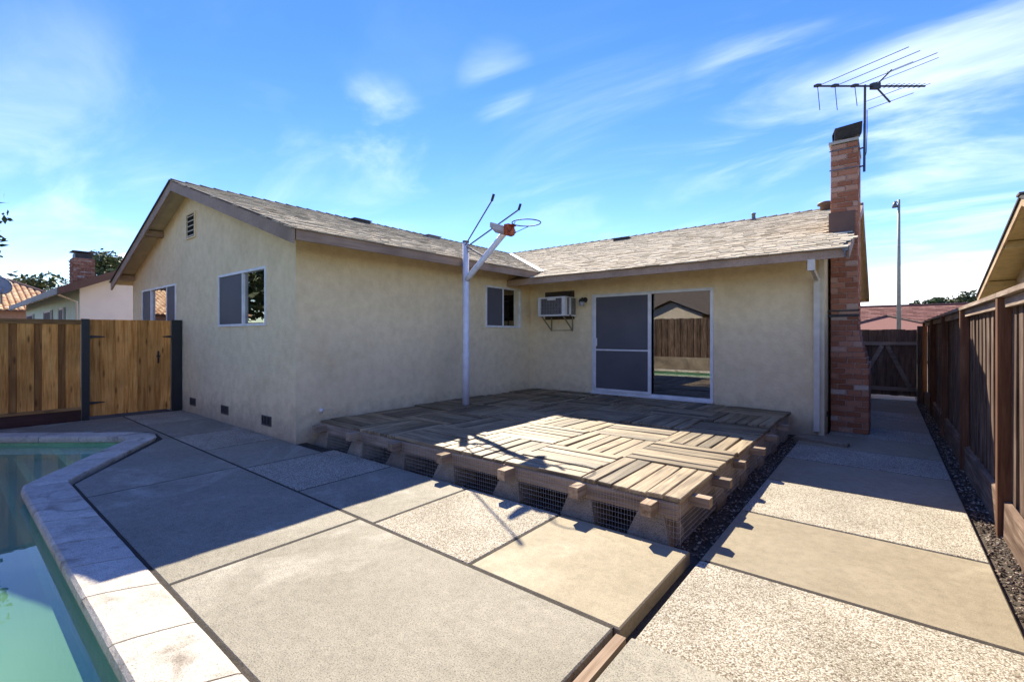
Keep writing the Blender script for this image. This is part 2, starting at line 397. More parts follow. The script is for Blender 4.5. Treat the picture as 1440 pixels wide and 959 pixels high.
# pool water
m, t = new_mat('pool_water')
g = t.n('ShaderNodeTexCoord')
n = t.n('ShaderNodeTexNoise', {'Vector': (g, 'Object'), 'Scale': 3.0, 'Detail': 3.0})
b = t.n('ShaderNodeBump', {'Height': (n, 'Fac'), 'Strength': 0.04, 'Distance': 0.02})
gl = t.n('ShaderNodeBsdfGlossy', {'Color': (1, 1, 1, 1), 'Roughness': 0.015, 'Normal': b})
tr = t.n('ShaderNodeBsdfTransparent', {'Color': (1, 1, 1, 1)})
fr = t.n('ShaderNodeFresnel', {'IOR': 1.4, 'Normal': b})
geo = t.n('ShaderNodeNewGeometry')
nz = t.n('ShaderNodeSeparateXYZ', {'Vector': (geo, 'True Normal')})
front = t.math('SUBTRACT', 1.0, (geo, 'Backfacing'))
k = t.math('MULTIPLY', t.math('MULTIPLY', fr, t.math('GREATER_THAN', (nz, 2), 0.7)), front)
df = t.n('ShaderNodeBsdfDiffuse', {'Color': (0.24, 0.56, 0.31, 1)})
top = t.math('MULTIPLY', t.math('GREATER_THAN', (nz, 2), 0.7), 0.27)
body = t.n('ShaderNodeMixShader', {0: top, 1: tr, 2: df})
mx = t.n('ShaderNodeMixShader', {0: k, 1: body, 2: gl})
vs_ = t.n('ShaderNodeVolumePrincipled', {'Color': (0.42, 0.80, 0.50, 1), 'Density': 0.7, 'Anisotropy': 0.3, 'Absorption Color': (0.25, 0.75, 0.42, 1)})
t.n('ShaderNodeOutputMaterial', {'Surface': mx, 'Volume': vs_})
M['water'] = m

# ------------------------------------------------------------------ geometry helpers


class MB:
    def __init__(s):
        s.v, s.f = [], []

    def add(s, vs, fs):
        o = len(s.v)
        s.v += [tuple(p) for p in vs]
        s.f += [tuple(i + o for i in f) for f in fs]
        return s

    def box(s, x0, x1, y0, y1, z0, z1):
        return s.obox((0, 0, 0), (1, 0, 0), (0, 1, 0), (0, 0, 1), x0, x1, y0, y1, z0, z1)

    def obox(s, O, A, B, C_, a0, a1, b0, b1, c0, c1):
        O, A, B, C_ = Vector(O), Vector(A), Vector(B), Vector(C_)
        vs = [O + A * a + B * b + C_ * c for c in (c0, c1) for b in (b0, b1) for a in (a0, a1)]
        return s.add(vs, [(0, 2, 3, 1), (4, 5, 7, 6), (0, 1, 5, 4), (2, 6, 7, 3), (0, 4, 6, 2), (1, 3, 7, 5)])

    def prism(s, poly, z0, z1, ch=0.0):
        """polygon in xy (ccw) from z0 to z1 with a chamfered top edge"""
        n = len(poly)
        vs = [(x, y, z0) for x, y in poly]
        if ch:
            ins = offset_poly(poly, -ch)
            vs += [(x, y, z1 - ch) for x, y in poly] + [(x, y, z1) for x, y in ins]
        else:
            vs += [(x, y, z1) for x, y in poly]
        L = len(vs) // n
        fs = [tuple(range(n - 1, -1, -1)), tuple(range((L - 1) * n, L * n))]
        for k in range(L - 1):
            for i in range(n):
                j = (i + 1) % n
                fs.append((k * n + i, k * n + j, (k + 1) * n + j, (k + 1) * n + i))
        return s.add(vs, fs)

    def tube(s, pts, r, n=8, caps=True):
        pts = [Vector(p) for p in pts]
        rs = r if isinstance(r, (list, tuple)) else [r] * len(pts)
        vs, fs = [], []
        for i, p in enumerate(pts):
            d = (pts[min(i + 1, len(pts) - 1)] - pts[max(i - 1, 0)]).normalized()
            a = d.orthogonal().normalized() if abs(d.z) > 0.95 else d.cross(Vector((0, 0, 1))).normalized()
            b = d.cross(a)
            for k in range(n):
                q = 2 * math.pi * k / n
                vs.append(p + (a * math.cos(q) + b * math.sin(q)) * rs[i])
        for i in range(len(pts) - 1):
            for k in range(n):
                fs.append((i * n + k, i * n + (k + 1) % n, (i + 1) * n + (k + 1) % n, (i + 1) * n + k))
        if caps:
            fs += [tuple(range(n - 1, -1, -1)), tuple(range((len(pts) - 1) * n, len(pts) * n))]
        return s.add(vs, fs)

    def ring(s, c, rad, r, n=28, m_=6):
        vs, fs = [], []
        for i in range(n):
            a = 2 * math.pi * i / n
            for k in range(m_):
                q = 2 * math.pi * k / m_
                rr = rad + r * math.cos(q)
                vs.append((c[0] + rr * math.cos(a), c[1] + rr * math.sin(a), c[2] + r * math.sin(q)))
        for i in range(n):
            for k in range(m_):
                fs.append((i * m_ + k, ((i + 1) % n) * m_ + k, ((i + 1) % n) * m_ + (k + 1) % m_, i * m_ + (k + 1) % m_))
        return s.add(vs, fs)

    def lathe(s, c, prof, n=16):
        vs, fs = [], []
        for r, z in prof:
            for k in range(n):
                q = 2 * math.pi * k / n
                vs.append((c[0] + r * math.cos(q), c[1] + r * math.sin(q), c[2] + z))
        for i in range(len(prof) - 1):
            for k in range(n):
                fs.append((i * n + k, i * n + (k + 1) % n, (i + 1) * n + (k + 1) % n, (i + 1) * n + k))
        fs += [tuple(range(n - 1, -1, -1)), tuple(range((len(prof) - 1) * n, len(prof) * n))]
        return s.add(vs, fs)

    def mesh(s, name, mat, smooth=False):
        me = bpy.data.meshes.new(name)
        me.from_pydata(s.v, [], s.f)
        me.update()
        if mat is not None:
            me.materials.append(M[mat] if isinstance(mat, str) else mat)
        if smooth:
            for p in me.polygons:
                p.use_smooth = True
        return me

    def build(s, name, mat, parent=None, smooth=False, **props):
        return put(name, s.mesh(name, mat, smooth), parent, **props)


def offset_poly(poly, d):
    """positive d grows a ccw polygon outward"""
    n = len(poly)
    out = []
    for i in range(n):
        p0, p1, p2 = Vector(poly[i - 1]), Vector(poly[i]), Vector(poly[(i + 1) % n])
        e1, e2 = (p1 - p0).normalized(), (p2 - p1).normalized()
        n1, n2 = Vector((e1.y, -e1.x)), Vector((e2.y, -e2.x))
        b = (n1 + n2)
        b.normalize()
        k = d / max(0.35, b.dot(n1))
        out.append((p1.x + b.x * k, p1.y + b.y * k))
    return out


WLOC = {}


def put(name, me, parent=None, loc=(0, 0, 0), rot=None, **props):
    """loc/rot are world placement; every Empty is unrotated so only its position is taken off"""
    o = bpy.data.objects.new(name, me)
    COL.objects.link(o)
    base = Vector((0, 0, 0))
    if parent is not None:
        o.parent = parent
        base = WLOC.get(parent.name, Vector((0, 0, 0)))
    o.location = Vector(loc) - base
    if rot is not None:
        o.rotation_euler = rot
    WLOC[o.name] = Vector(loc)
    for k, v in props.items():
        o[k] = v
    return o


def empty(name, loc, label=None, cat=None, group=None, kind=None, parent=None):
    o = bpy.data.objects.new(name, None)
    o.empty_display_size = 0.2
    COL.objects.link(o)
    base = Vector((0, 0, 0))
    if parent is not None:
        o.parent = parent
        base = WLOC[parent.name]
    o.location = Vector(loc) - base
    WLOC[o.name] = Vector(loc)
    for k, v in (('label', label), ('category', cat), ('group', group), ('kind', kind)):
        if v:
            o[k] = v
    return o


# ------------------------------------------------------------------ ground, pool, patio
POOL = [(-1.35, 0.55), (-6.78, 0.55), (-6.95, 0.58), (-8.66, 1.70), (-8.80, 1.80), (-8.98, 1.83), (-9.16, 1.76),
        (-10.51, 0.61), (-11.02, 0.10), (-11.02, -2.0), (-10.2, -2.9), (-1.35, -2.9)]
POOL = POOL[::1]


def area(p):
    return sum(p[i - 1][0] * p[i][1] - p[i][0] * p[i - 1][1] for i in range(len(p)))


assert area(POOL) > 0
OUT = offset_poly(POOL, 0.335)
BAS = offset_poly(POOL, 0.05)


def sheet_with_hole(outer, hole, z):
    import bmesh
    bm = bmesh.new()
    eds = []
    for poly in (outer, hole):
        vs = [bm.verts.new((x, y, z)) for x, y in poly]
        for i in range(len(vs)):
            eds.append(bm.edges.new((vs[i - 1], vs[i])))
    bmesh.ops.triangle_fill(bm, use_beauty=True, use_dissolve=False, edges=eds)
    me = bpy.data.meshes.new('ground')
    bm.to_mesh(me)
    bm.free()
    return me


hole = offset_poly(POOL, 0.2)
g_me = sheet_with_hole([(-400, -400), (400, -400), (400, 400), (-400, 400)], hole, -0.10)
g_me.materials.append(M['soil'])
put('ground', g_me, kind='structure')

patio = empty('patio', (0, 0, 0), kind='structure')
GAP = 0.011


def slab(poly, z, mat, name='concrete_slab', th=0.095, g=GAP):
    if area(poly) < 0:
        poly = poly[::-1]
    p = offset_poly(poly, -g)
    b = MB().prism(p, z - th, z, 0.008)
    return b.build(name, mat, patio)


def rect(x0, x1, y0, y1):
    return [(x0, y0), (x1, y0), (x1, y1), (x0, y1)]


YJ = 2.26
# big slabs beside the pool
slab(rect(-3.475, -1.115, 0.895, YJ), 0, 'concrete')
slab(rect(-5.97, -3.475, 0.895, YJ), 0, 'concrete')
slab([(-8.46, 2.12), (-6.6, 0.895), (-5.97, 0.895), (-5.97, YJ), (-8.46, YJ)], 0.0, 'concrete')
slab([(-9.95, 1.58), (-9.5, 1.97), (-9.28, 2.13), (-8.98, 2.18), (-8.7, 2.15), (-8.46, 2.13), (-8.46, YJ), (-9.95, YJ)], 0, 'concrete')
slab([(-11.36, 0.22), (-10.85, 0.75), (-9.95, 1.56), (-9.95, YJ), (-11.42, YJ), (-11.42, 0.2)], 0, 'concrete')
slab(rect(-1.03, 1.4, -0.4, YJ), 0, 'concrete')
slab(rect(-1.03, 1.4, -3.3, -0.4), 0, 'concrete')
UL = [(-1.13, .88), (-1.13, 3.38), (-6.56, 3.38), (-6.56, 3.22), (-11.38, 3.22), (-11.38, .24), (-10.88, .70), (-9.42, 1.98), (-8.86, 2.13), (-8.5, 2.08), (-6.6, .88)]
MB().prism(UL if area(UL) > 0 else UL[::-1], -0.097, -0.0045).build('joint_filler', 'joint', patio)
MB().box(-1.0, .57, YJ + .02, 8.5, -.099, -.0495).box(-.70, .57, 8.5, 14.78, -.099, -.0495).build('joint_filler', 'joint', patio)
MB().box(-1.10, -1.045, -1.0, YJ - 0.02, -0.09, -0.012).build('wood_divider', 'divider', patio)
# strip of alternating pads in front of the house
xs = [-1.085, -2.20, -3.30, -4.57, -5.85, -7.17, -8.47]
kinds = ['concrete2', 'aggregate', 'concrete', 'aggregate', 'concrete', 'aggregate']
for i in range(6):
    top = 3.41 if i < 4 else 3.235
    mt = kinds[i]
    slab(rect(xs[i + 1], xs[i], YJ, top), 0.0, mt, 'aggregate_slab' if mt == 'aggregate' else 'concrete_slab')
slab(rect(-9.95, -8.47, YJ, 3.235), 0, 'concrete')
slab(rect(-11.42, -9.95, YJ, 3.235), 0.0, 'aggregate', 'aggregate_slab')
# side path
ys = [YJ, 3.42, 4.63, 5.83, 7.02, 8.03, 9.12, 10.17, 11.35, 12.5, 13.6, 14.8]
for i in range(len(ys) - 1):
    mt = 'aggregate' if i % 2 == 0 else 'concrete2'
    x0 = -1.04
    nm = 'aggregate_slab' if mt == 'aggregate' else 'concrete_slab'
    if ys[i] > 8.5:
        x0 = -0.73
    slab(rect(x0, 0.585, ys[i], ys[i + 1]), -0.045, mt, nm)
slab(rect(-0.75, 0.6, 14.8, 18.5), -0.03, 'concrete2')

# loose gravel, many small stones in one object per strip
def stones(name, x0, x1, y0, y1, n, smin, smax, z=-0.09, holes=()):
    b = MB()
    for _ in range(n):
        x, y = U(x0, x1), U(y0, y1)
        s = U(smin, smax)
        a = U(0, 6.28)
        ax, ay, az = s * U(.7, 1.2), s * U(.6, 1.0), s * U(.4, .8)
        ca, sa = math.cos(a), math.sin(a)
        vs = []
        for px, py, pz in ((1, 0, 0), (0, 1, 0), (-1, 0, .1), (0, -1, -.1), (.3, .2, 1), (-.2, -.1, -1)):
            px, py, pz = px * ax * U(.8, 1.2), py * ay * U(.8, 1.2), pz * az
            vs.append((x + px * ca - py * sa, y + px * sa + py * ca, z + az * .5 + pz))
        b.add(vs, [(0, 1, 4), (1, 2, 4), (2, 3, 4), (3, 0, 4), (1, 0, 5), (2, 1, 5), (3, 2, 5), (0, 3, 5)])
    return b.build(name, 'gravel', None, kind='stuff')


stones('gravel', 0.605, 0.80, 1.0, 14.6, 3600, 0.007, 0.018)
stones('gravel', -1.30, -1.05, 3.5, 8.7, 2000, 0.006, 0.016)
stones('gravel', -6.5, -1.2, 3.43, 3.62, 700, 0.006, 0.018)

# pool
pool = empty('swimming_pool', (-6, -1, -0.1), 'murky green swimming pool with pale concrete coping beside the patio', 'swimming pool')
b = MB()
n = len(BAS)
zt, zb = -0.045, -1.75
b.add([(x, y, zt) for x, y in BAS] + [(x, y, zb) for x, y in BAS],
      [(i, i + n, (i + 1) % n + n, (i + 1) % n) for i in range(n)])
b.build('basin', 'pool', pool)
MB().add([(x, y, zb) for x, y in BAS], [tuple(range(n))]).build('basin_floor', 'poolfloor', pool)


def clip_poly(poly, ymin):
    out = []
    for i in range(len(poly)):
        a, c = poly[i - 1], poly[i]
        if (a[1] >= ymin) != (c[1] >= ymin):
            k = (ymin - a[1]) / (c[1] - a[1])
            out.append((a[0] + (c[0] - a[0]) * k, ymin))
        if c[1] >= ymin:
            out.append(c)
    return out


inner = offset_poly(POOL, 0.045)
for ymin, z in ((1.12, -0.21), (0.75, -0.34), (0.57, -0.55)):
    st = clip_poly(inner, ymin)
    s_ = MB().prism(st, -1.74, z).build('step', 'pool', pool)
    xa = min(p[0] for p in st if abs(p[1] - ymin) < 1e-6)
    xb = max(p[0] for p in st if abs(p[1] - ymin) < 1e-6)
    MB().box(xa + .02, xb - .02, ymin - 0.012, ymin + 0.07, z + 0.002, z + 0.014).build('step_edge', 'pooledge', s_)
wt = MB().prism(offset_poly(POOL, 0.04), -1.70, -0.125)
wt.build('water', 'water', None, kind='structure')


def coping(pa, pb, qa, qb, sag):
    """one stone: pa,pb on the water side, qa,qb on the deck side"""
    pa, pb, qa, qb = (Vector((*p, 0)) for p in (pa, pb, qa, qb))
    prof = [(0.0, -0.085), (-0.035, -0.07), (-0.05, -0.035), (-0.035, -0.004), (0.02, 0.012), (0.25, 0.016), (0.6, 0.014), (0.93, 0.010), (0.985, 0.004), (1.0, -0.02), (1.0, -0.085)]
    ns = 4
    rows = []
    for i in range(ns + 1):
        k = i / ns
        p, q = pa.lerp(pb, k), qa.lerp(qb, k)
        bow = sag * (1 - 2 * k)
        row = []
        for a, z in prof:
            edge = 0.004 if i in (0, ns) and z > 0 else 0
            row.append(p.lerp(q, a) + Vector((0, 0, z - edge)) + (pb - pa).normalized() * bow * math.sin(math.pi * max(0, a)) * 0)
        rows.append(row)
    m_ = len(prof)
    vs = [v for r_ in rows for v in r_]
    fs = []
    for i in range(ns):
        for k in range(m_):
            kk = (k + 1) % m_
            fs.append((i * m_ + k, (i + 1) * m_ + k, (i + 1) * m_ + kk, i * m_ + kk))
    fs += [tuple(range(m_)), tuple(range(ns * m_ + m_ - 1, ns * m_ - 1, -1))]
    ob = MB().add(vs, fs).build('coping_stone', 'coping', pool)
    return ob


def lerp2(a, b_, k):
    return (a[0] + (b_[0] - a[0]) * k, a[1] + (b_[1] - a[1]) * k)


def run(ia, ib, cuts_in, cuts_out, g=0.006):
    """stones along one straight edge from vertex ia to ib (cuts as fractions)"""
    A, B, C_, D = POOL[ia], POOL[ib], OUT[ia], OUT[ib]
    L = math.dist(A, B)
    for k in range(len(cuts_in) - 1):
        gi = g / L
        coping(lerp2(A, B, cuts_in[k] + gi), lerp2(A, B, cuts_in[k + 1] - gi), lerp2(C_, D, cuts_out[k] + gi), lerp2(C_, D, cuts_out[k + 1] - gi), 0.02)


# near edge along X, joints read from the photograph
xin = [-1.35, -1.85, -2.44, -3.01, -3.68, -4.22, -4.77, -5.43, -6.07, -6.78]
xout = [OUT[0][0], -1.70, -2.30, -2.905, -3.53, -4.09, -4.62, -5.25, -5.93, OUT[1][0]]
run(0, 1, [(x + 1.35) / (-6.78 + 1.35) for x in xin], [(x - OUT[0][0]) / (OUT[1][0] - OUT[0][0]) for x in xout])
coping(lerp2(POOL[1], POOL[2], .03), POOL[2], lerp2(OUT[1], OUT[2], .03), OUT[2], 0)
run(2, 3, [0, .34, .68, 1], [0, .34, .68, 1])
for a in (3, 4, 5):
    coping(lerp2(POOL[a], POOL[a + 1], .0), POOL[a + 1], lerp2(OUT[a], OUT[a + 1], .0), OUT[a + 1], 0)
run(6, 7, [0, .33, .67, 1], [0, .33, .67, 1])
run(7, 8, [0, 1], [0, 1])
run(8, 9, [i / 4 for i in range(5)], [i / 4 for i in range(5)])
run(9, 10, [0, .5, 1], [0, .5, 1])
run(10, 11, [i / 14 for i in range(15)], [i / 14 for i in range(15)])
run(11, 0, [i / 6 for i in range(7)], [i / 6 for i in range(7)])

# ------------------------------------------------------------------ house
house = empty('house', (-6, 11, 0), 'tan stucco single storey house with gabled shingle roof and brick chimney beside the deck', 'house')
XW, YG, YM, XR = -6.60, 3.244, 8.90, -0.755      # wing wall, gable wall, main wall, right end wall
XL = -15.4
RS = 0.333
XE, ZE = -6.00, 2.945                              # wing eave
XRG = -10.93
YE, ZM = 8.03, 2.785                               # main eave
YRG = 13.40
zW = lambda x: ZE + RS * (XE - x) if x > XRG else ZE + RS * (XE - XRG) - RS * (XRG - x)
zMn = lambda y: ZM + RS * (y - YE) if y < YRG else ZM + RS * (YRG - YE) - RS * (y - YRG)


def wall_panel(O, A, N, wdt, hgt, holes, top=None, depth=0.12, name='wall', mat='stucco', parent=house):
    O, A, N, Z = Vector(O), Vector(A), Vector(N), Vector((0, 0, 1))
    us = sorted({0, wdt, *[h[0] for h in holes], *[h[1] for h in holes]})
    vs_ = sorted({0, hgt, *[h[2] for h in holes], *[h[3] for h in holes]})
    b = MB()
    for i in range(len(us) - 1):
        for j in range(len(vs_) - 1):
            uc, vc = (us[i] + us[i + 1]) / 2, (vs_[j] + vs_[j + 1]) / 2
            if any(h[0] < uc < h[1] and h[2] < vc < h[3] for h in holes):
                continue
            q = [O + A * u + Z * v for u, v in ((us[i], vs_[j]), (us[i + 1], vs_[j]), (us[i + 1], vs_[j + 1]), (us[i], vs_[j + 1]))]
            b.add(q, [(0, 1, 2, 3)])
    for u0, u1, v0, v1 in holes:
        c = [O + A * u + Z * v for u, v in ((u0, v0), (u1, v0), (u1, v1), (u0, v1))]
        d = [p - N * depth for p in c]
        b.add(c + d, [(k, (k + 1) % 4, (k + 1) % 4 + 4, k + 4) for k in range(4)])
    if top:
        q = [O + A * u + Z * v for u, v in top]
        b.add(q, [tuple(range(len(q)))])
    return b.build(name, mat, parent)


GW1 = (-9.47, -7.54, 1.715, 2.635)
GW2 = (-14.45, -11.88, 1.5, 2.665)
WW = (7.30, 8.50, 1.735, 2.615)
DR = (-4.93, -2.45, 0.345, 2.425)
hw = 3.03
wall_panel((XL, YG, -0.09), (1, 0, 0), (0, -1, 0), XW - XL, 3.05,
           [(GW1[0] - XL, GW1[1] - XL, GW1[2] + .09, GW1[3] + .09), (GW2[0] - XL, GW2[1] - XL, GW2[2] + .09, GW2[3] + .09)],
           top=[(0, 3.05), (XW - XL, 3.05), (XW - XL, zW(XW) + .06), (XRG - XL, zW(XRG) + .06), (0, zW(XL) + .06)])
wall_panel((XW, YG, -0.09), (0, 1, 0), (1, 0, 0), YM - YG, zW(XW) + .06, [(WW[0] - YG, WW[1] - YG, WW[2] + .09, WW[3] + .09)])
wall_panel((XW, YM, -0.09), (1, 0, 0), (0, -1, 0), XR - XW, zMn(YM) + .05, [(DR[0] - XW, DR[1] - XW, DR[2] + .09, DR[3] + .09)])
wall_panel((XR, YM, -0.09), (0, 1, 0), (1, 0, 0), 19.85 - YM, 3.0, [],
           top=[(0, 3.0), (19.85 - YM, 3.0), (19.85 - YM, zMn(19.85) + .06), (YRG - YM, zMn(YRG) + .06), (0, zMn(YM) + .06)])
wall_panel((XL, YG, -0.09), (0, 1, 0), (-1, 0, 0), 19.85 - YG, 3.1, [])
wall_panel((XL, 19.85, -0.09), (1, 0, 0), (0, 1, 0), XR - XL, 3.0, [])
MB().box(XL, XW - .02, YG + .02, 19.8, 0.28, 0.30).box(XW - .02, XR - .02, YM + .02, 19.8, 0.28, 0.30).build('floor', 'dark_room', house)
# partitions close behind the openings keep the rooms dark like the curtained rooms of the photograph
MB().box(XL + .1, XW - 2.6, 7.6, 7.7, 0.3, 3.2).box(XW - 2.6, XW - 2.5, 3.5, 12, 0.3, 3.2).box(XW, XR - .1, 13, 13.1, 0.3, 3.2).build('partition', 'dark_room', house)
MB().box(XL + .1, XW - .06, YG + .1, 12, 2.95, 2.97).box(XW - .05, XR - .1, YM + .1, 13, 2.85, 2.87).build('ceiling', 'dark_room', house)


def window(O, A, N, u0, u1, z0, z1, splits, kinds, fw=0.035, mat='frame_w', name='window', midrail=None, proud=0.022):
    """frame bars are parts of one frame mesh, panes and screens its sub-parts"""
    O, A, N, Z = Vector(O), Vector(A), Vector(N), Vector((0, 0, 1))
    b = MB()

    def bar(a0, a1, b0, b1, n0=-0.05, n1=proud):
        b.obox(O, A, Z, N, a0, a1, b0, b1, n0, n1)
    e = 0.006
    bar(u0 - e, u0 + fw, z0 - e, z1 + e)
    bar(u1 - fw, u1 + e, z0 - e, z1 + e)
    bar(u0 + fw, u1 - fw, z1 - fw, z1 + e)
    bar(u0 + fw, u1 - fw, z0 - e, z0 + fw)
    edges = [u0] + splits + [u1]
    for s_ in splits:
        bar(s_ - fw * .5, s_ + fw * .5, z0 + fw, z1 - fw, -0.026, proud - .004)
    fr_ = b.build(name, mat, house)
    for k, kd in enumerate(kinds):
        a0 = edges[k] + (fw if k == 0 else fw * .5)
        a1 = edges[k + 1] - (fw if k == len(kinds) - 1 else fw * .5)
        pn = MB().obox(O, A, Z, N, a0, a1, z0 + fw, z1 - fw, -0.032, -0.027)
        pn.build('pane', 'glass', fr_)
        if kd == 's':
            MB().obox(O, A, Z, N, a0, a1, z0 + fw, z1 - fw, 0.004, 0.006).build('screen', 'screen', fr_)
    return fr_


window((0, YG, 0), (1, 0, 0), (0, -1, 0), *GW1, [-8.42], ['s', 'p'])
window((0, YG, 0), (1, 0, 0), (0, -1, 0), *GW2, [-13.72, -12.5], ['s', 'p', 's'])
ww = window((XW, 0, 0), (0, 1, 0), (1, 0, 0), *WW, [7.87], ['s', 'p'])
MB().box(XW - .024, XW - .012, 8.30, 8.46, 1.77, 2.58).build('jamb', 'stucco_trim', ww)
# sliding door with its screen door on the left half
dr = window((0, YM, 0), (1, 0, 0), (0, -1, 0), *DR, [-3.66], ['p', 'p'], fw=0.045, name='sliding_door')
b = MB()
Z = Vector((0, 0, 1))
S0, S1, T0, T1 = -4.87, -3.60, 0.385, 2.40
for a0, a1, b0, b1 in ((S0, S0 + .05, T0, T1), (S1 - .065, S1, T0, T1), (S0 + .05, S1 - .065, T1 - .035, T1), (S0 + .05, S1 - .065, T0, T0 + .05), (S0 + .05, S1 - .065, 1.235, 1.265)):
    b.box(a0, a1, YM - .055, YM - .03, b0, b1)
sd = b.build('screen_frame', 'frame_w', dr)
MB().box(S0 + .05, S1 - .065, YM - .044, YM - .042, T0 + .05, T1 - .035).build('screen', 'screen', dr)
MB().box(S0 + .01, S0 + .085, YM - .075, YM - .056, 1.33, 1.50).build('handle', 'frame_w', dr)
MB().box(-3.66, -3.60, YM - .028, YM - .024, 0.40, 2.38).build('door_stile', 'dark_metal', dr)
MB().box(DR[0] - .01, DR[1] + .01, YM - .07, YM - .024, 0.315, 0.345).build('threshold', 'frame_w', dr)
# pale curtain edge seen through the left half
MB().box(-4.05, -3.72, YM + .14, YM + .16, 0.5, 2.3).build('curtain', 'nbr_cream', dr)

# foundation vents, gable vent, wall cap
for x in (-10.85, -9.205, -7.535):
    v_ = MB()
    for a0, a1, b0, b1 in ((-.165, .165, .285, .30), (-.165, .165, .145, .16), (-.165, -.15, .16, .285), (.15, .165, .16, .285)):
        v_.box(x + a0, x + a1, YG - .012, YG + .01, b0, b1)
    vo_ = v_.build('foundation_vent', 'galv', house)
    MB().box(x - .15, x + .15, YG - .003, YG + .004, .16, .285).build('vent_screen', 'dark_room', vo_)
    for k in range(5):
        MB().box(x - .10 + k * .05 - .006, x - .10 + k * .05 + .006, YG - .008, YG - .0035, .16, .285).build('vent_bar', 'galv', vo_)
gv = MB().box(-11.16, -10.71, YG - .004, YG + .004, 3.54, 4.00).build('gable_vent', 'dark_room', house)
for k in range(5):
    z0 = 3.54 + k * .098
    MB().add([(x, y, z) for x in (-11.15, -10.72) for y, z in ((YG - .005, z0 + .05), (YG - .04, z0 + .015), (YG - .04, z0 + .005), (YG - .005, z0 + .04))],
             [(0, 1, 2, 3), (7, 6, 5, 4), (0, 4, 5, 1), (1, 5, 6, 2), (2, 6, 7, 3), (3, 7, 4, 0)]).build('louvre', 'stucco_trim', gv)
b = MB().box(-11.20, -10.67, YG - .03, YG - .0, 4.0, 4.03).box(-11.20, -10.67, YG - .03, YG, 3.51, 3.54).box(-11.20, -11.16, YG - .03, YG, 3.54, 4.0).box(-10.71, -10.67, YG - .03, YG, 3.54, 4.0)
b.build('vent_frame', 'stucco', gv)
MB().lathe((0, 0, 0), [(0.03, 0), (0.036, .01), (0.03, .03), (.012, .045)], 12).build('pipe_cap', 'frame_w', house, True)
pc = [o for o in COL.objects if o.name == 'pipe_cap'][0]
pc.location = Vector((XW, 3.62, 0.43)) - Vector(house.location)
pc.rotation_euler = (0, math.radians(90), 0)

# --- roof: structural plates, boards, shingles
roof_m = MB()


def plate(p, q, r_, s_, th):
    p, q, r_, s_ = (Vector(v) for v in (p, q, r_, s_))
    dn = Vector((0, 0, -th))
    vs = [p, q, r_, s_, p + dn, q + dn, r_ + dn, s_ + dn]
    roof_m.add(vs, [(0, 1, 2, 3), (7, 6, 5, 4), (0, 4, 5, 1), (1, 5, 6, 2), (2, 6, 7, 3), (3, 7, 4, 0)])


YR0 = 2.92
XWL = 2 * XRG - XE
plate((XE, YR0, ZE), (XE, 8.40, ZE), (XRG, 13.35, zW(XRG)), (XRG, YR0, zW(XRG)), .05)
plate((XRG, YR0, zW(XRG)), (XRG, 13.2, zW(XRG)), (XWL, 13.2, ZE), (XWL, YR0, ZE), .05)
XMR = -0.42
plate((XW, YE, ZM), (XMR, YE, ZM), (XMR, YRG, zMn(YRG)), (XW, YRG, zMn(YRG)), .05)
plate((XMR, YRG, zMn(YRG)), (XMR, 2 * YRG - YE, ZM), (-15.8, 2 * YRG - YE, ZM), (-15.8, YRG, zMn(YRG)), .05)
plate((XW - .01, YRG - 4.2, zMn(YRG - 4.2)), (XW - .01, YRG, zMn(YRG)), (-12, YRG, zMn(YRG)), (-12, YRG - .6, zMn(YRG - .6)), .05)
roof = roof_m.build('roof', 'soffit', house)
# fascia (eaves) and rake boards
fb = MB()
fb.box(XE, XE + .03, YR0 + .02, 8.34, ZE - .145, ZE - .004)
fb.build('fascia', 'fascia', house)
MB().box(XW + .02, XMR - .02, YE - .03, YE, ZM - .135, ZM - .004).build('fascia', 'fascia', house)
MB().box(-15.8, XMR, 2 * YRG - YE, 2 * YRG - YE + .03, ZM - .16, ZM).build('fascia', 'fascia', house)


def rake(pts_a, pts_b, h, t0, t1, axis, mat='fascia', extra=0.0):
    """board hanging below the sloped edge from a to b"""
    b = MB()
    a, c = Vector(pts_a), Vector(pts_b)
    nrm = Vector((0, 1, 0)) if axis == 'y' else Vector((1, 0, 0))
    dn = Vector((0, 0, -h))
    vs = []
    for o_ in (t0, t1):
        for p in (a, c):
            vs += [p + nrm * o_, p + nrm * o_ + dn]
    b.add(vs, [(0, 1, 3, 2), (6, 7, 5, 4), (0, 4, 5, 1), (2, 3, 7, 6), (0, 2, 6, 4), (1, 5, 7, 3)])
    return b.build('rake_board', mat, house)


rake((XE + .035, YR0, ZE - .01), (XRG, YR0, zW(XRG)), .19, -.035, 0.0, 'y')
rake((XRG, YR0, zW(XRG)), (XWL - .03, YR0, ZE - .01), .19, -.035, 0.0, 'y')
rake((XMR, YE - .03, ZM), (XMR, YRG, zMn(YRG)), .16, 0.0, .03, 'x')
rake((XMR, YRG, zMn(YRG)), (XMR, 2 * YRG - YE + .03, ZM), .16, 0.0, .03, 'x')
# lookout beams under the gable overhang
for x in (-12.85, -15.25):
    MB().box(x - .11, x + .11, YR0 + .003, YG + .02, zW(x) - .17, zW(x) - .052).build('lookout', 'fascia', house)

# shingles
SH = MB().add([(-.5, 0, .011), (.5, 0, .011), (.5, 1, 0.002), (-.5, 1, 0.002), (-.5, 0, 0), (.5, 0, 0), (.5, 1, -.004), (-.5, 1, -.004)],
              [(0, 1, 2, 3), (4, 5, 1, 0), (0, 3, 7, 4), (1, 5, 6, 2)])
sh_me = SH.mesh('shingle', 'shingle')
ang = math.atan(RS)
cosA = math.cos(ang)
cand = []


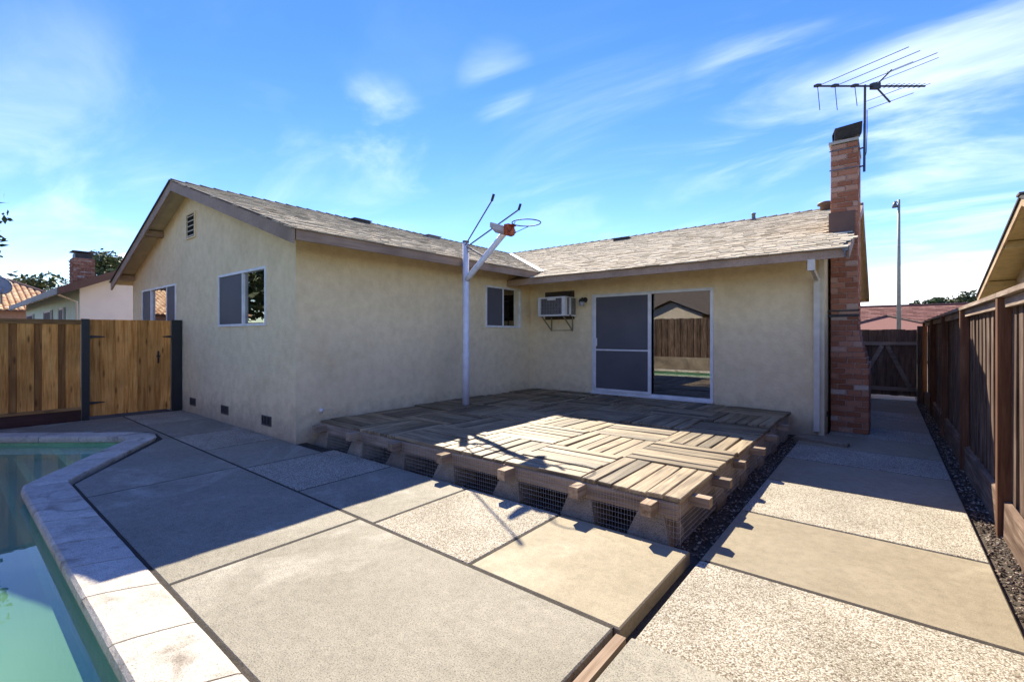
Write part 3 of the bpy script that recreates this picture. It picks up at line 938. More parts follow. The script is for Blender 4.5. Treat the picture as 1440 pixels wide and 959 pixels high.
def shingle_field(u0, u1, slope_len, frame, ok):
    """frame(u, s) -> world pos; rows of staggered tabs"""
    ex = 0.125
    rows = int(slope_len / ex)
    for k in range(rows):
        s = k * ex
        u = u0 + (U(-.2, 0) if k else -.05)
        while u < u1:
            wd = U(.12, .30)
            uc = u + wd / 2
            if u > u0 - .06 and u + wd < u1 + .08 and ok(uc, s):
                cand.append((frame, uc, s - U(0, .012) - .03, wd - U(.0, .012), ex + .075, U(0.9, 1.9)))
            u += wd


MW = Matrix(((0, -cosA, math.sin(ang)), (1, 0, 0), (0, math.sin(ang), cosA))).to_4x4()   # u->+Y, s->-X up, n
MM = Matrix(((1, 0, 0), (0, cosA, -math.sin(ang)), (0, math.sin(ang), cosA))).to_4x4()


def frW(u, s):
    return Vector((XE + .02 - s * cosA, u, ZE + s * math.sin(ang) + .006))


def frM(u, s):
    return Vector((u, YE - .04 + s * cosA, ZM + s * math.sin(ang) + .006))


frW.m, frM.m = MW, MM
okW = lambda u, s: zMn(u) < zW(XE - s * cosA) + .07 if u > YE else True
okM = lambda u, s: (u > XE + .10) or zW(u) < zMn(YE + s * cosA) + .05
shingle_field(YR0 - .03, 13.8, (XE - XRG) / cosA, frW, okW)


def okM2(u, s):
    y, z = YE + s * cosA, 0
    if -0.80 < u < XMR + .1 and y > 9.38:
        return False
    return okM(u, s)


shingle_field(-11.2, XMR + .04, (YRG - YE) / cosA, frM, okM2)


def seen(c):
    p = c[0](c[1], c[2])
    v = CAMP - p
    nrm = (c[0].m @ Vector((0, 0, 1)))
    return max(0, v.normalized().dot(nrm)) / v.length_squared * c[3] if not (p.x < -11) else 0


cand.sort(key=seen, reverse=True)
rest = MB()
for i, c in enumerate(cand):
    p = c[0](c[1], c[2])
    mt = Matrix.Translation(p) @ c[0].m @ Matrix.Diagonal((c[3], c[4], c[5], 1))
    if i < 300:
        o = bpy.data.objects.new('shingle', sh_me)
        COL.objects.link(o)
        o.parent = roof
        o.matrix_local = mt
    else:
        rest.add([mt @ Vector(v) for v in SH.v], SH.f)
rest.build('shingle_field', 'shingle', roof, kind='stuff')
# ridge caps
capW = MB().add([(-.13, 0, -.043 - .002), (0, 0, .0), (.13, 0, -.043), (-.13, 0, -.02), (0, 0, .024), (.13, 0, -.02), (-.13, .33, -.05), (0, .33, -.004), (.13, .33, -.05)],
                [(3, 4, 1, 0), (4, 5, 2, 1), (3, 6, 7, 4), (4, 7, 8, 5), (0, 6, 3), (2, 5, 8)])
cap_me = capW.mesh('ridge_cap', 'cap')
for k in range(43):
    o = put('ridge_cap', cap_me, roof, (XRG, YR0 - .03 + k * .25, zW(XRG) + .03))
for k in range(43):
    o = put('ridge_cap', cap_me, roof, (XMR + .03 - k * .25, YRG, zMn(YRG) + .03), (0, 0, math.radians(90)))
# dark felt edge along gable end
rake((XE + .04, YR0, ZE + .018), (XRG, YR0, zW(XRG) + .025), .025, -.05, .02, 'y', 'felt')
rake((XRG, YR0, zW(XRG) + .025), (XWL - .04, YR0, ZE + .018), .03, -.06, .02, 'y', 'felt')
# valley flashing
b = MB()
va, vb = Vector((XE + .05, 8.42, ZE + .012)), Vector((-10.6, 13.07, zW(-10.6) + .02))
sd_ = Vector((1, 1, 0)).normalized()
rows = []
for p in (va, vb):
    rows += [p - sd_ * .06 + Vector((0, 0, .03)), p + Vector((0, 0, .02)), p + sd_ * .06 + Vector((0, 0, .035))]
b.add(rows, [(0, 3, 4, 1), (1, 4, 5, 2)])
b.add([v - Vector((0, 0, .004)) for v in rows], [(1, 4, 3, 0), (2, 5, 4, 1)])
b.build('valley_flashing', 'flash', roof)


def roof_vent(x, y, z, along, mat='dark_metal'):
    o = MB().obox((x, y, z), along, Vector((0, 0, 1)).cross(Vector(along)), (0, 0, 1), -.22, .22, -.13, .13, -.02, .05)
    o.obox((x, y, z), along, Vector((0, 0, 1)).cross(Vector(along)), (0, 0, 1), -.25, .25, -.17, .17, .05, .07)
    return o.build('roof_vent', mat, house)


roof_vent(-10.4, 6.75, zW(-10.4), (0, 1, 0))
roof_vent(-10.25, 9.0, zW(-10.25), (0, 1, 0), 'galv')
roof_vent(-6.1, 12.8, zMn(12.8), (1, 0, 0))
MB().lathe((-2.62, 13.1, zMn(13.1)), [(.1, 0), (.05, .06), (.04, .17), (.055, .17), (.055, .2)], 12).build('vent_pipe', 'galv', house, True)
MB().lathe((-1.08, 13.1, zMn(13.1)), [(.12, 0), (.12, .13), (.18, .14), (.17, .19), (.08, .22)], 14).build('vent_pipe', 'brownfascia', house, True)

# chimney
ZT = 4.74
CX0, CY0, CY1 = -0.72, 9.42, 10.45


def cxr(z):
    if z < 1.03:
        return -0.198
    if z > 1.68:
        return -0.345
    return -0.198 + (-.147) * (z - 1.03) / .65


cb = MB()
pr = [(-0.06, -.198 - .012), (1.03, -.210), (1.68, -.357), (ZT - .01, -.357)]
vs = []
for z, x in pr:
    vs += [(CX0 + .012, CY0 + .012, z), (x, CY0 + .012, z), (x, CY1 - .012, z), (CX0 + .012, CY1 - .012, z)]
fs = []
for k in range(3):
    for i in range(4):
        fs.append((k * 4 + i, k * 4 + (i + 1) % 4, (k + 1) * 4 + (i + 1) % 4, (k + 1) * 4 + i))
fs.append((12, 13, 14, 15))
chim = cb.add(vs, fs).build('chimney', 'mortar', house)
HC = 0.0885
nb = int((ZT + .05) / HC)
side = MB()
brm = MB().box(-.5, .5, -.5, .5, -.5, .5)
chf = MB()
for sx in (-1, 1):
    pass
brick_me = MB()
# brick with small chamfer on the front edges
e = .06
brick_me.add([(-.5, .5, -.5), (.5, .5, -.5), (.5, .5, .5), (-.5, .5, .5), (-.5, -.38, -.5), (.5, -.38, -.5), (.5, -.38, .5), (-.5, -.38, .5), (-.46, -.5, -.42), (.46, -.5, -.42), (.46, -.5, .42), (-.46, -.5, .42)],
             [(0, 1, 2, 3), (0, 4, 5, 1), (1, 5, 6, 2), (2, 6, 7, 3), (3, 7, 4, 0), (4, 8, 9, 5), (5, 9, 10, 6), (6, 10, 11, 7), (7, 11, 8, 4), (8, 11, 10, 9)])
bme = brick_me.mesh('brick', 'brick')
for k in range(nb):
    z = -0.05 + (k + .5) * HC
    xr = cxr(z)
    offs = 0.0 if k % 2 else 0.5
    x = CX0
    bl = .215
    first = True
    while x < xr - .02:
        L = bl * (1 - offs) if first and offs else bl * U(.92, 1.08)
        L = min(L, xr - x)
        if xr - x - L < .06:
            L = xr - x
        o = put('brick', bme, chim, (x + L / 2, CY0 + .05 - U(0, .006), z), (0, 0, U(-.012, .012)))
        o.scale = (L - .011, .1, HC - .012)
        x += L
        first = False
    y = CY0 + .105
    while y < CY1 - .02:
        L = min(U(.19, .22), CY1 - y)
        side.box(xr - .09, xr, y, y + L - .011, z - HC / 2 + .006, z + HC / 2 - .006)
        y += L
side.build('side_bricks', 'brick', chim, kind='stuff')
MB().box(CX0 - .02, -.335, CY0 - .02, CY1 + .02, ZT, ZT + .045).build('crown', 'flash', chim)
fl = MB()
zf = zMn(CY0)
fl.box(-.74, -.385, CY0 - .022, CY0 - .002, zf - .05, 3.60)
fl.build('flashing', 'brownfascia', chim)
MB().box(CX0 - .03, -.325, CY0 - .022, CY0 + .0, 1.86, 1.90).box(CX0 - .03, -.325, CY0 - .016, CY0 + .0, 1.95, 1.975).build('chimney_band', 'dark_metal', chim)  # dark strips stand in for the shaded gap of a header course
for z in (4.62, 4.30):
    MB().box(CX0 - .012, -.335, CY0 - .014, CY0 - .008, z, z + .018).build('chimney_band', 'galv', chim)
MB().lathe((-.50, 9.9, ZT + .045), [(.13, 0), (.12, .12)], 14).build('flue', 'galv', chim, True)
# hood: channel, open toward the right end
hb = MB()
la = Vector((.98, .2, .0)).normalized()
lp = Vector((-.2, .98, 0)).normalized()
oz = 4.915
for (p0, p1) in (((-.09, 0), (-.15, .16)), ((-.15, .16), (.15, .16)), ((.15, .16), (.09, 0)), ((.09, 0), (-.09, 0))):
    vs = []
    for a in (-.19, .19):
        tilt = .028 * (a / .19)
        for q in (p0, p1):
            for th in (0, .012):
                nrm = Vector((p1[1] - p0[1], -(p1[0] - p0[0]))).normalized()
                qq = (q[0] + nrm.x * -th, q[1] + nrm.y * -th)
                vs.append(Vector((-.51, 9.75, oz + tilt)) + la * a + lp * qq[0] + Vector((0, 0, qq[1])))
    hb.add(vs, [(0, 2, 6, 4), (1, 5, 7, 3), (0, 4, 5, 1), (2, 3, 7, 6), (0, 1, 3, 2), (4, 6, 7, 5)])
hb.build('chimney_cap', 'dark_metal', chim)
ins_ = MB()
vs = []
for q in ((-.085, .015), (-.14, .15), (.14, .15), (.085, .015)):
    vs.append(Vector((-.51, 9.75, oz + .02)) + la * .12 + lp * q[0] + Vector((0, 0, q[1])))
ins_.add(vs, [(0, 1, 2, 3)])
ins_.build('cap_baffle', 'rust', chim)

# downspout and gutter outlet
dsp = MB()
dsp.box(-.885, -.795, 7.99, 8.08, 2.50, 2.66)
b0 = Vector((-.94, 8.575, 2.60))
dsp.tube([(-.84, 8.04, 2.55), (-.848, 8.80, 2.46), (-.85, 8.855, 2.40)], .04, 6)
dsp.box(-.893, -.812, 8.815, 8.897, 0.02, 2.42)
dsp.build('downspout', 'downspout', house)
MB().box(-.835, -.757, 8.885, 8.9, -.05, 2.82).build('corner_trim', 'stucco_trim', house)
MB().box(-.47, -.405, YE - .07, YE - .02, ZM - .05, ZM - .005).box(-.45, -.43, YE - .075, YE - .055, ZM - .14, ZM - .05).build('gutter_outlet', 'galv', house)
MB().box(-.753, -.735, 9.2, 9.28, .22, .30).build('outlet_box', 'dark_metal', house)

# ------------------------------------------------------------------ air conditioner and lamp on the main wall
ac = empty('air_conditioner', (-5.66, 8.6, 1.98), 'white window air conditioner on olive brackets through the tan wall', 'air conditioner')
AX0, AX1, AY, AZ0, AZ1 = -6.02, -5.34, 8.42, 1.975, 2.395
MB().box(-6.16, -5.38, YM - .018, YM - .001, 1.915, 2.55).build('backing_board', 'plywood_dark', ac)
body = MB()
body.box(AX0, AX1, AY + .03, YM - .02, AZ0 + .01, AZ1 - .01).build('body', 'ac_grille', ac)
fr = MB()
fr.box(AX0 - .012, AX0 + .05, AY, AY + .06, AZ0, AZ1).box(AX1 - .07, AX1 + .012, AY, AY + .09, AZ0, AZ1)
fr.box(AX0 + .05, AX1 - .07, AY, AY + .06, AZ1 - .035, AZ1).box(AX0 + .05, AX1 - .07, AY, AY + .06, AZ0, AZ0 + .035)
fr.box(AX1 + .002, AX1 + .014, AY + .18, AY + .25, AZ0, AZ1).box(AX1 + .002, AX1 + .014, AY + .09, YM - .03, AZ0, AZ0 + .03).box(AX1 + .002, AX1 + .014, AY + .09, YM - .03, AZ1 - .02, AZ1)
fr.box(AX0, AX1, AY + .06, YM - .03, AZ1 - .01, AZ1)
fr.build('housing', 'ac_white', ac)
for k in range(7):
    x = AX0 + .09 + k * .075
    MB().box(x - .006, x + .006, AY + .018, AY + .029, AZ0 + .035, AZ1 - .035).build('grille_bar', 'galv', ac)
for k in range(4):
    z = AZ0 + .09 + k * .075
    MB().box(AX0 + .05, AX1 - .07, AY + .012, AY + .018, z - .004, z + .004).build('grille_bar', 'galv', ac)
MB().box(AX0 + .24, AX0 + .46, AY - .006, AY - .001, AZ1 - .075, AZ1 - .03).build('nameplate', 'ac_white', ac)
for x in (-5.98, -5.42):
    MB().tube([(x, 8.5, 1.97), (x, YM - .01, 1.66)], .016, 6).tube([(x, YM - .015, 1.66), (x, YM - .015, 1.97)], .016, 6).build('bracket', 'olive', ac)
MB().tube([(-5.98, YM - .02, 1.67), (-5.42, YM - .02, 1.67)], .005, 5).build('tie_wire', 'galv', ac)

lamp = empty('wall_lamp', (-5.11, 8.85, 2.25), 'small dark wall lantern between the air conditioner and the sliding door', 'wall lamp')
ly = YM - .14
MB().lathe((0, 0, 0), [(.06, 0), (.055, .02), (.02, .03)], 14).build('back_plate', 'dark_metal', lamp, True)
bp = lamp.children[0]
bp.location = Vector((-5.11, YM, 2.33)) - Vector(lamp.location)
bp.rotation_euler = (math.radians(90), 0, 0)
MB().tube([(-5.11, YM - .02, 2.34), (-5.11, ly, 2.37), (-5.11, ly, 2.345)], .012, 6).build('arm', 'dark_metal', lamp)
MB().lathe((-5.11, ly, 2.29), [(.03, .06), (.055, .045), (.075, 0), (.07, -.01)], 12).build('hood', 'dark_metal', lamp, True)
MB().lathe((-5.11, ly, 2.19), [(.03, 0), (.05, .01), (.06, .09)], 12).build('glass_shade', 'lampglass', lamp, True)

# ------------------------------------------------------------------ basketball hoop
hoop = empty('basketball_hoop', (-5.877, 5.976, 0.31), 'white steel basketball pole with bare bracket and rim rising from the deck', 'basketball hoop')
PX, PY = -5.877, 5.976
MB().lathe((PX, PY, 0.24), [(.062, 0), (.062, 1.0), (.056, 1.02), (.056, 3.0)], 16).build('pole', 'pole', hoop, True)
MB().lathe((PX, PY, 3.22), [(.058, 0), (.06, .01), (.06, .03), (.02, .04)], 16).build('pole_cap', 'dark_metal', hoop, True)
MB().tube([(PX + .02, PY, 2.55), (PX + .10, PY, 2.62), (-4.98, PY, 3.26)], .05, 12).build('arm', 'pole', hoop, True)
bk = MB()
bk.add([(-4.93, 5.56, 3.36), (-4.93, 6.17, 3.36), (-4.93, 6.20, 3.30), (-4.93, 6.10, 3.22), (-4.93, 5.70, 3.22), (-4.93, 5.56, 3.29)] +
       [(-4.90, 5.56, 3.36), (-4.90, 6.17, 3.36), (-4.90, 6.20, 3.30), (-4.90, 6.10, 3.22), (-4.90, 5.70, 3.22), (-4.90, 5.56, 3.29)],
       [(5, 4, 3, 2, 1, 0), (6, 7, 8, 9, 10, 11)] + [(i, (i + 1) % 6, (i + 1) % 6 + 6, i + 6) for i in range(6)])
bk.build('backboard_stub', 'ply', hoop)
MB().box(-4.895, -4.80, 5.87, 6.03, 3.21, 3.385).box(-4.80, -4.74, 5.90, 6.00, 3.35, 3.375).build('rim_plate', 'orange', hoop)
MB().ring((-4.50, 5.96, 3.365), .232, .009).build('rim', 'dark_metal', hoop, True)
MB().tube([(-4.80, 5.90, 3.25), (-4.58, 5.77, 3.355)], .006, 5).tube([(-4.80, 6.02, 3.25), (-4.58, 6.14, 3.355)], .006, 5).build('rim_brace', 'dark_metal', hoop)
for y in (5.60, 6.30):
    e_ = Vector((-4.92, y, 3.72))
    s_ = Vector((PX + .03, PY + (.04 if y > PY else -.04), 3.17))
    MB().tube([s_, e_, e_ + Vector((.04, 0, .09))], .013, 6).build('brace', 'galv', hoop)
    MB().tube([e_ + Vector((-.005, 0, -.01)), e_ + Vector((.04, 0, .095))], .022, 6).build('brace_foot', 'dark_metal', hoop)
MB().tube([(PX + .04, PY - .02, 3.14), (-5.42, PY - .03, 2.92)], .014, 6).tube([(PX + .04, PY + .02, 3.14), (-5.42, PY + .03, 2.92)], .014, 6).build('strut', 'galv', hoop)
for z in (3.17, 3.05, 2.56):
    MB().tube([(PX - .075, PY, z), (PX + .075, PY, z)], .012, 6).build('bolt', 'galv', hoop)

# ------------------------------------------------------------------ deck of parquet board tiles
deck = empty('wooden_deck', (-3.85, 6.2, 0), 'low weathered deck of parquet board tiles on concrete piers in the house corner', 'deck')
DX0, DX1, DY0, DY1, DZ = -6.52, -1.205, 3.56, 8.86, 0.31
TW, TD = (DX1 - DX0) / 6, (DY1 - DY0) / 6
dbs = []
for q in range(4):
    L, W_, T = .872, .1335, .036
    b = MB()
    ch = .006
    ws = [random.uniform(-.004, .004) for _ in range(8)]
    vs = [(-L / 2, -W_ / 2, -T), (L / 2, -W_ / 2, -T), (L / 2, W_ / 2, -T), (-L / 2, W_ / 2, -T),
          (-L / 2, -W_ / 2 + ws[0], -ch), (L / 2, -W_ / 2 + ws[1], -ch), (L / 2, W_ / 2 + ws[2], -ch), (-L / 2, W_ / 2 + ws[3], -ch),
          (-L / 2 + ch, -W_ / 2 + ch + ws[0], 0), (L / 2 - ch, -W_ / 2 + ch + ws[1], 0), (L / 2 - ch, W_ / 2 - ch + ws[2], 0), (-L / 2 + ch, W_ / 2 - ch + ws[3], 0)]
    b.add(vs, [(3, 2, 1, 0)] + [(k * 4 + i, k * 4 + (i + 1) % 4, k * 4 + 4 + (i + 1) % 4, k * 4 + 4 + i) for k in (0, 1) for i in range(4)] + [(8, 9, 10, 11)])
    dbs.append(b.mesh('deck_board', 'deck'))
for i in range(6):
    for j in range(6):
        cx, cy = DX0 + (i + .5) * TW, DY0 + (j + .5) * TD
        along_x = (i + j) % 2 == 0       # the near right corner tile (i=5, j=0) runs along y
        tz, ta, tb, tr_ = U(-.012, .012), U(-.012, .012), U(-.012, .012), U(-.014, .014)
        for k in range(6):
            if i == 1 and j == 5 and k in (2, 4):
                continue
            off = (k - 2.5) * (TW if not along_x else TD) / 6 + U(-.003, .003)
            if along_x:
                p = (cx + U(-.005, .005), cy + off, DZ + tz + off * tb + U(-.006, .006))
                rot = (tb + U(-.035, .035), ta + U(-.006, .006), tr_ + U(-.006, .006))
            else:
                p = (cx + off, cy + U(-.005, .005), DZ + tz + off * ta + U(-.006, .006))
                rot = (ta + U(-.035, .035), tb + U(-.006, .006), math.pi / 2 + tr_ + U(-.006, .006))
            put('deck_board', dbs[random.randrange(4)], deck, p, rot)
# stringers along y whose ends stick out in front
for x in (-6.35, -5.50, -4.62, -3.76, -2.87, -2.07, -1.43):
    z1 = .262
    MB().box(x - .045, x + .045, 3.40 + U(-.03, .03), DY1 - .05, z1 - .095, z1).build('beam', 'beam', deck)
# side joists along x whose ends stick out at the right
for y in (3.86, 4.47, 5.2, 5.95, 6.8, 7.7):
    MB().box(-2.0, -1.085 + U(-.03, .02), y - .042, y + .042, .185, .264 - .004).build('joist_end', 'beam_x', deck)
MB().box(-6.47, -1.24, 3.555, 3.59, .135, .266).build('rim_board', 'beam_x', deck)
MB().box(-1.275, -1.24, 3.592, DY1 - .1, .135, .266).build('rim_board', 'beam', deck)


def pier(x, y, w0=.17, w1=.10, h=.195, sx=1.0):
    zb, zt = -.09, -.09 + h + .06
    vs = []
    for z, w_ in ((zb, w0), (zb + .06, w0), (zt, w1)):
        for dx, dy in ((-1, -1), (1, -1), (1, 1), (-1, 1)):
            vs.append((x + dx * w_ * sx + U(-.008, .008), y + dy * w_ + U(-.008, .008), z))
    fs = [(k * 4 + i, k * 4 + (i + 1) % 4, k * 4 + 4 + (i + 1) % 4, k * 4 + 4 + i) for k in (0, 1) for i in range(4)] + [(8, 9, 10, 11)]
    return MB().add(vs, fs).build('pier_block', 'pier', deck)


for x in (-6.35, -5.50, -4.62, -3.76, -2.87, -2.07, -1.43):
    pier(x - .02, 3.66)
    pier(x, 5.4)
    pier(x, 7.2)
for y in (4.7, 5.6, 6.5, 7.4, 8.3):
    pier(-1.36, y, .15, .09)
# chicken wire skirting
wv = MB()


def rod(b, p, q, r):
    b.tube([p, q], r, 3, False)


x = -6.45
while x < -1.21:
    rod(wv, (x, 3.548, -.06), (x + U(-.003, .003), 3.549, .265), .0015)
    x += .027
for k in range(8):
    rod(wv, (-6.45, 3.547, -.04 + k * .042), (-1.22, 3.547, -.04 + k * .042), .0015)
y = 3.56
while y < 8.7:
    rod(wv, (-1.228, y, -.06), (-1.229, y, .265), .0015)
    y += .027
for k in range(8):
    rod(wv, (-1.227, 3.56, -.04 + k * .042), (-1.227, 8.7, -.04 + k * .042), .0015)
wv.build('wire_mesh', 'wire', deck)

# splash block by the downspout
sb = MB()
sb.prism([(-1.10, 8.28), (-.42, 8.12), (-.40, 8.30), (-1.02, 8.47)], -.09, .012, .012)
o = sb.build('splash_block', 'pier', None)
o['label'] = 'weathered concrete splash block lying at the foot of the downspout'
o['category'] = 'splash block'

# ------------------------------------------------------------------ tv antenna strapped to the chimney
ant = empty('tv_antenna', (-.27, 9.7, 4.3), 'old rooftop television antenna on a thin mast strapped to the chimney', 'antenna')
MB().tube([(-.272, 9.7, 4.28), (-.262, 9.7, 5.72)], .018, 8).build('mast', 'antenna', ant)
for z in (4.36, 4.66):
    MB().tube([(-.40, 9.62, z - .02), (-.27, 9.69, z + .02)], .014, 6).build('bracket', 'antenna', ant)
MB().tube([(-.235, 9.71, 5.3), (-.235, 9.71, 4.95), (-.245, 9.71, 4.6), (-.266, 9.7, 4.5)], .006, 5).build('cable', 'black', ant)
bd = Vector((.779, .627, 0.0))
bc = Vector((-.262, 9.7, 5.70))
bpt = lambda a: bc + bd * a
MB().tube([bpt(-.81), bpt(1.0)], .016, 8).build('boom', 'antenna', ant)
er = Vector((.937, -.35, 0)).normalized()
for a, L, dr_ in ((-.79, 1.22, .40), (-.50, 1.12, .40), (-.17, 1.06, .33)):
    p = bpt(a)
    MB().tube([p, p + er * L + Vector((0, 0, .0))], .006, 5).build('element', 'antenna', ant)
    MB().tube([p, p + Vector((.03, .02, -dr_))], .006, 5).build('element', 'antenna', ant)
    MB().obox(p, bd, er, (0, 0, 1), -.035, .035, -.03, .03, -.012, .03).build('clamp', 'antenna', ant)
p = bpt(.17)
MB().obox(p, bd, er, (0, 0, 1), -.06, .06, -.03, .03, -.05, .05).build('clamp', 'antenna', ant)
up, dn = p + bd * .27 + Vector((0, 0, .27)), p + bd * .25 + Vector((0, 0, -.27))
MB().tube([p, up], .014, 6).build('reflector_arm', 'antenna', ant)
MB().tube([p, dn], .014, 6).build('reflector_arm', 'antenna', ant)
for q, l0, l1 in ((p.lerp(up, .35), .1, .74), (p.lerp(up, .95), .05, .30), (p.lerp(dn, .55), .25, .25), (p.lerp(dn, .95), .30, .32)):
    MB().tube([q - er * l0, q + er * l1], .005, 5).build('element', 'antenna', ant)
for k in range(9):
    q = bpt(.30 + k * .083)
    MB().tube([q - er * .07, q + er * .10], .005, 5).build('element', 'antenna', ant)

# ------------------------------------------------------------------ fences
FX = -11.5
lf = empty('board_fence', (FX, 0, 0), 'new orange cedar fence with dark kickboard left of the gate', 'fence')


def fence_board(parent, x0, x1, y0, y1, z0, z1, mat, name='fence_board'):
    return MB().box(x0, x1, y0, y1, z0, z1).build(name, mat, parent)


y = 1.665
proud = True
while y > -4.0:
    if proud:
        fence_board(lf, FX - .02, FX + U(-.002, .002), y - .20, y, .215, 1.80, 'cedar')
        y -= .195
    else:
        fence_board(lf, FX - .045, FX - .024, y - .13, y + .03, .215, 1.80, 'cedar_shaded')
        y -= .105
    proud = not proud
MB().box(FX - .06, FX + .035, -4.0, 1.67, 1.802, 1.84).build('cap_rail', 'cedar_y', lf)
MB().box(FX - .02, FX + .012, -4.0, 1.67, 1.755, 1.80).build('top_trim', 'cedar_y', lf)
MB().box(FX - .03, FX + .012, -4.0, 1.67, .19, .245).build('bottom_rail', 'cedar_y', lf)
MB().box(FX - .035, FX - .005, -4.0, 1.67, -.09, .188).build('kickboard', 'kick', lf)
MB().box(FX - .09, FX + .02, 1.68, 1.785, -.1, 1.86).build('post', 'black', lf)
MB().box(FX - .14, FX - .05, -1.0, -.9, -.1, 1.80).build('post', 'cedar', lf)

gt = empty('cedar_gate', (FX, 2.4, 0), 'new orange cedar gate with black latch and hinges against the gable wall', 'gate')
ycuts = [1.80, 1.955, 2.155, 2.29, 2.495, 2.655, 2.862, 3.04]
for k in range(len(ycuts) - 1):
    if ycuts[k + 1] - ycuts[k] < .05:
        continue
    rec = k in (0, 2, 4)
    fence_board(gt, FX - .02 - (.021 if rec else 0), FX - (.021 if rec else 0), ycuts[k] + (-.012 if rec else .002), ycuts[k + 1] + (.012 if rec else -.002), .05, 1.855 + U(-.003, .003), 'cedar' if not rec else 'cedar', 'gate_board')
for z in (.3, 1.5):
    MB().box(FX - .085, FX - .043, 1.8, 3.03, z - .05, z + .05).build('gate_rail', 'cedar_y', gt)
for z, y0, y1 in ((1.53, 1.79, 2.0), (.30, 1.79, 2.0), (1.53, 2.90, 3.05)):
    MB().add([(FX + .002, y0, z - .025), (FX + .002, y1, z - .008), (FX + .002, y1, z + .008), (FX + .002, y0, z + .025),
              (FX + .01, y0, z - .025), (FX + .01, y1, z - .008), (FX + .01, y1, z + .008), (FX + .01, y0, z + .025)] if y0 < 2.5 else
             [(FX + .002, y0, z - .008), (FX + .002, y1, z - .025), (FX + .002, y1, z + .025), (FX + .002, y0, z + .008),
              (FX + .01, y0, z - .008), (FX + .01, y1, z - .025), (FX + .01, y1, z + .025), (FX + .01, y0, z + .008)],
             [(4, 5, 6, 7), (0, 1, 5, 4), (1, 2, 6, 5), (2, 3, 7, 6), (3, 0, 4, 7)]).build('strap_hinge', 'black', gt)
MB().box(FX + .001, FX + .012, 2.815, 2.845, .99, 1.24).tube([(FX + .012, 2.83, 1.20), (FX + .05, 2.83, 1.17), (FX + .05, 2.83, 1.06), (FX + .012, 2.83, 1.03)], .008, 6).box(FX + .001, FX + .014, 2.80, 2.86, 1.12, 1.15).build('latch', 'black', gt)
o = MB().box(FX - .09, FX + .02, 3.055, 3.235, -.1, 1.875).build('gate_post', 'black', None)
o['label'] = 'thick black gate post standing against the gable wall'
o['category'] = 'post'

# right fence
RX = 0.80
rf = empty('redwood_fence', (RX, 6, 0), 'tall old brown board fence with posts running along the right side path', 'fence')
posts_y = [5.49 + 2.42 * k for k in range(-3, 5)]
rb_mes = []
for q in range(5):
    wv_ = .142 + U(-.006, .006)
    b = MB()
    b.add([(0, -wv_ / 2, -.82), (0, wv_ / 2, -.82), (0, wv_ / 2 + U(-.003, .003), .82), (0, -wv_ / 2 + U(-.003, .003), .82),
           (.02, -wv_ / 2, -.82), (.02, wv_ / 2, -.82), (.02, wv_ / 2, .82), (.02, -wv_ / 2, .82), (-.003, -.03, -.82), (-.003, -.03, .82)],
          [(0, 3, 9, 8), (8, 9, 2, 1), (4, 5, 6, 7), (0, 1, 5, 4), (3, 7, 6, 2), (0, 4, 7, 3), (1, 2, 6, 5)])
    rb_mes.append(b.mesh('fence_board', 'redwood'))
y = -1.6
k = 0
while y < 15.0:
    near = min(abs(y - p) for p in posts_y)
    rec = k % 2
    put('fence_board', rb_mes[random.randrange(5)], rf, (RX + (.042 if rec else 0) + U(-.003, .003), y, 1.01 + U(-.01, .008)), (U(-.006, .006), U(-.006, .004), U(-.03, .03)))
    y += .118 + U(-.004, .008)
    k += 1
for p in posts_y:
    MB().box(RX - .085, RX - .004, p - .045, p + .045, -.1, 1.86).build('post', 'redwood_post', rf)
for i in range(len(posts_y) - 1):
    a, c = posts_y[i], posts_y[i + 1]
    MB().box(RX - .09, RX + .055, a + .003, c - .003, 1.862, 1.90).build('cap_rail', 'redwood_y', rf)
    MB().box(RX - .045, RX - .006, a + .05, c - .05, 1.78, 1.855).build('top_rail', 'redwood_y', rf)
    dz = U(-.015, .015)
    MB().add([(RX - .055, a + .048, -.1), (RX - .055, c - .048, -.1), (RX - .05, c - .048, .20 + dz), (RX - .05, a + .048, .20 - dz),
              (RX - .012, a + .048, -.1), (RX - .012, c - .048, -.1), (RX - .012, c - .048, .215 + dz), (RX - .012, a + .048, .215 - dz)],
             [(0, 3, 2, 1), (4, 5, 6, 7), (0, 1, 5, 4), (3, 7, 6, 2), (0, 4, 7, 3), (1, 2, 6, 5)]).build('kickboard', 'kick_r', rf)

# far side gate
sg = empty('side_gate', (-.1, 14.9, 0), 'dark weathered plank gate closing the narrow side passage', 'gate')
x = -.75
k = 0
while x < .58:
    wd = U(.13, .16)
    fence_board(sg, x - .008, min(x + wd + .008, .60), 14.90 + (.022 if k % 2 else 0), 14.92 + (.022 if k % 2 else 0), .06 + U(0, .03), 1.70 + U(-.01, .01), 'gatewood', 'gate_board')
    x += wd
    k += 1
MB().box(-.75, .60, 14.855, 14.895, 1.31, 1.40).build('gate_rail', 'gatewood_x', sg)
MB().box(-.75, .60, 14.855, 14.895, .19, .28).build('gate_rail', 'gatewood_x', sg)
for a, c in (((.04, 1.30), (.46, .30)), ((-.06, 1.30), (-.52, .30))):
    a, c = Vector((a[0], 14.86, a[1])), Vector((c[0], 14.86, c[1]))
    d = (c - a).normalized()
    n_ = Vector((d.z, 0, -d.x))
    MB().obox(a, d, n_, (0, 1, 0), 0, (c - a).length, -.045, .045, 0, .034).build('gate_brace', 'gatewood_x', sg)
MB().box(.605, .70, 14.86, 14.96, -.1, 1.78).build('gate_post', 'gatewood', sg)

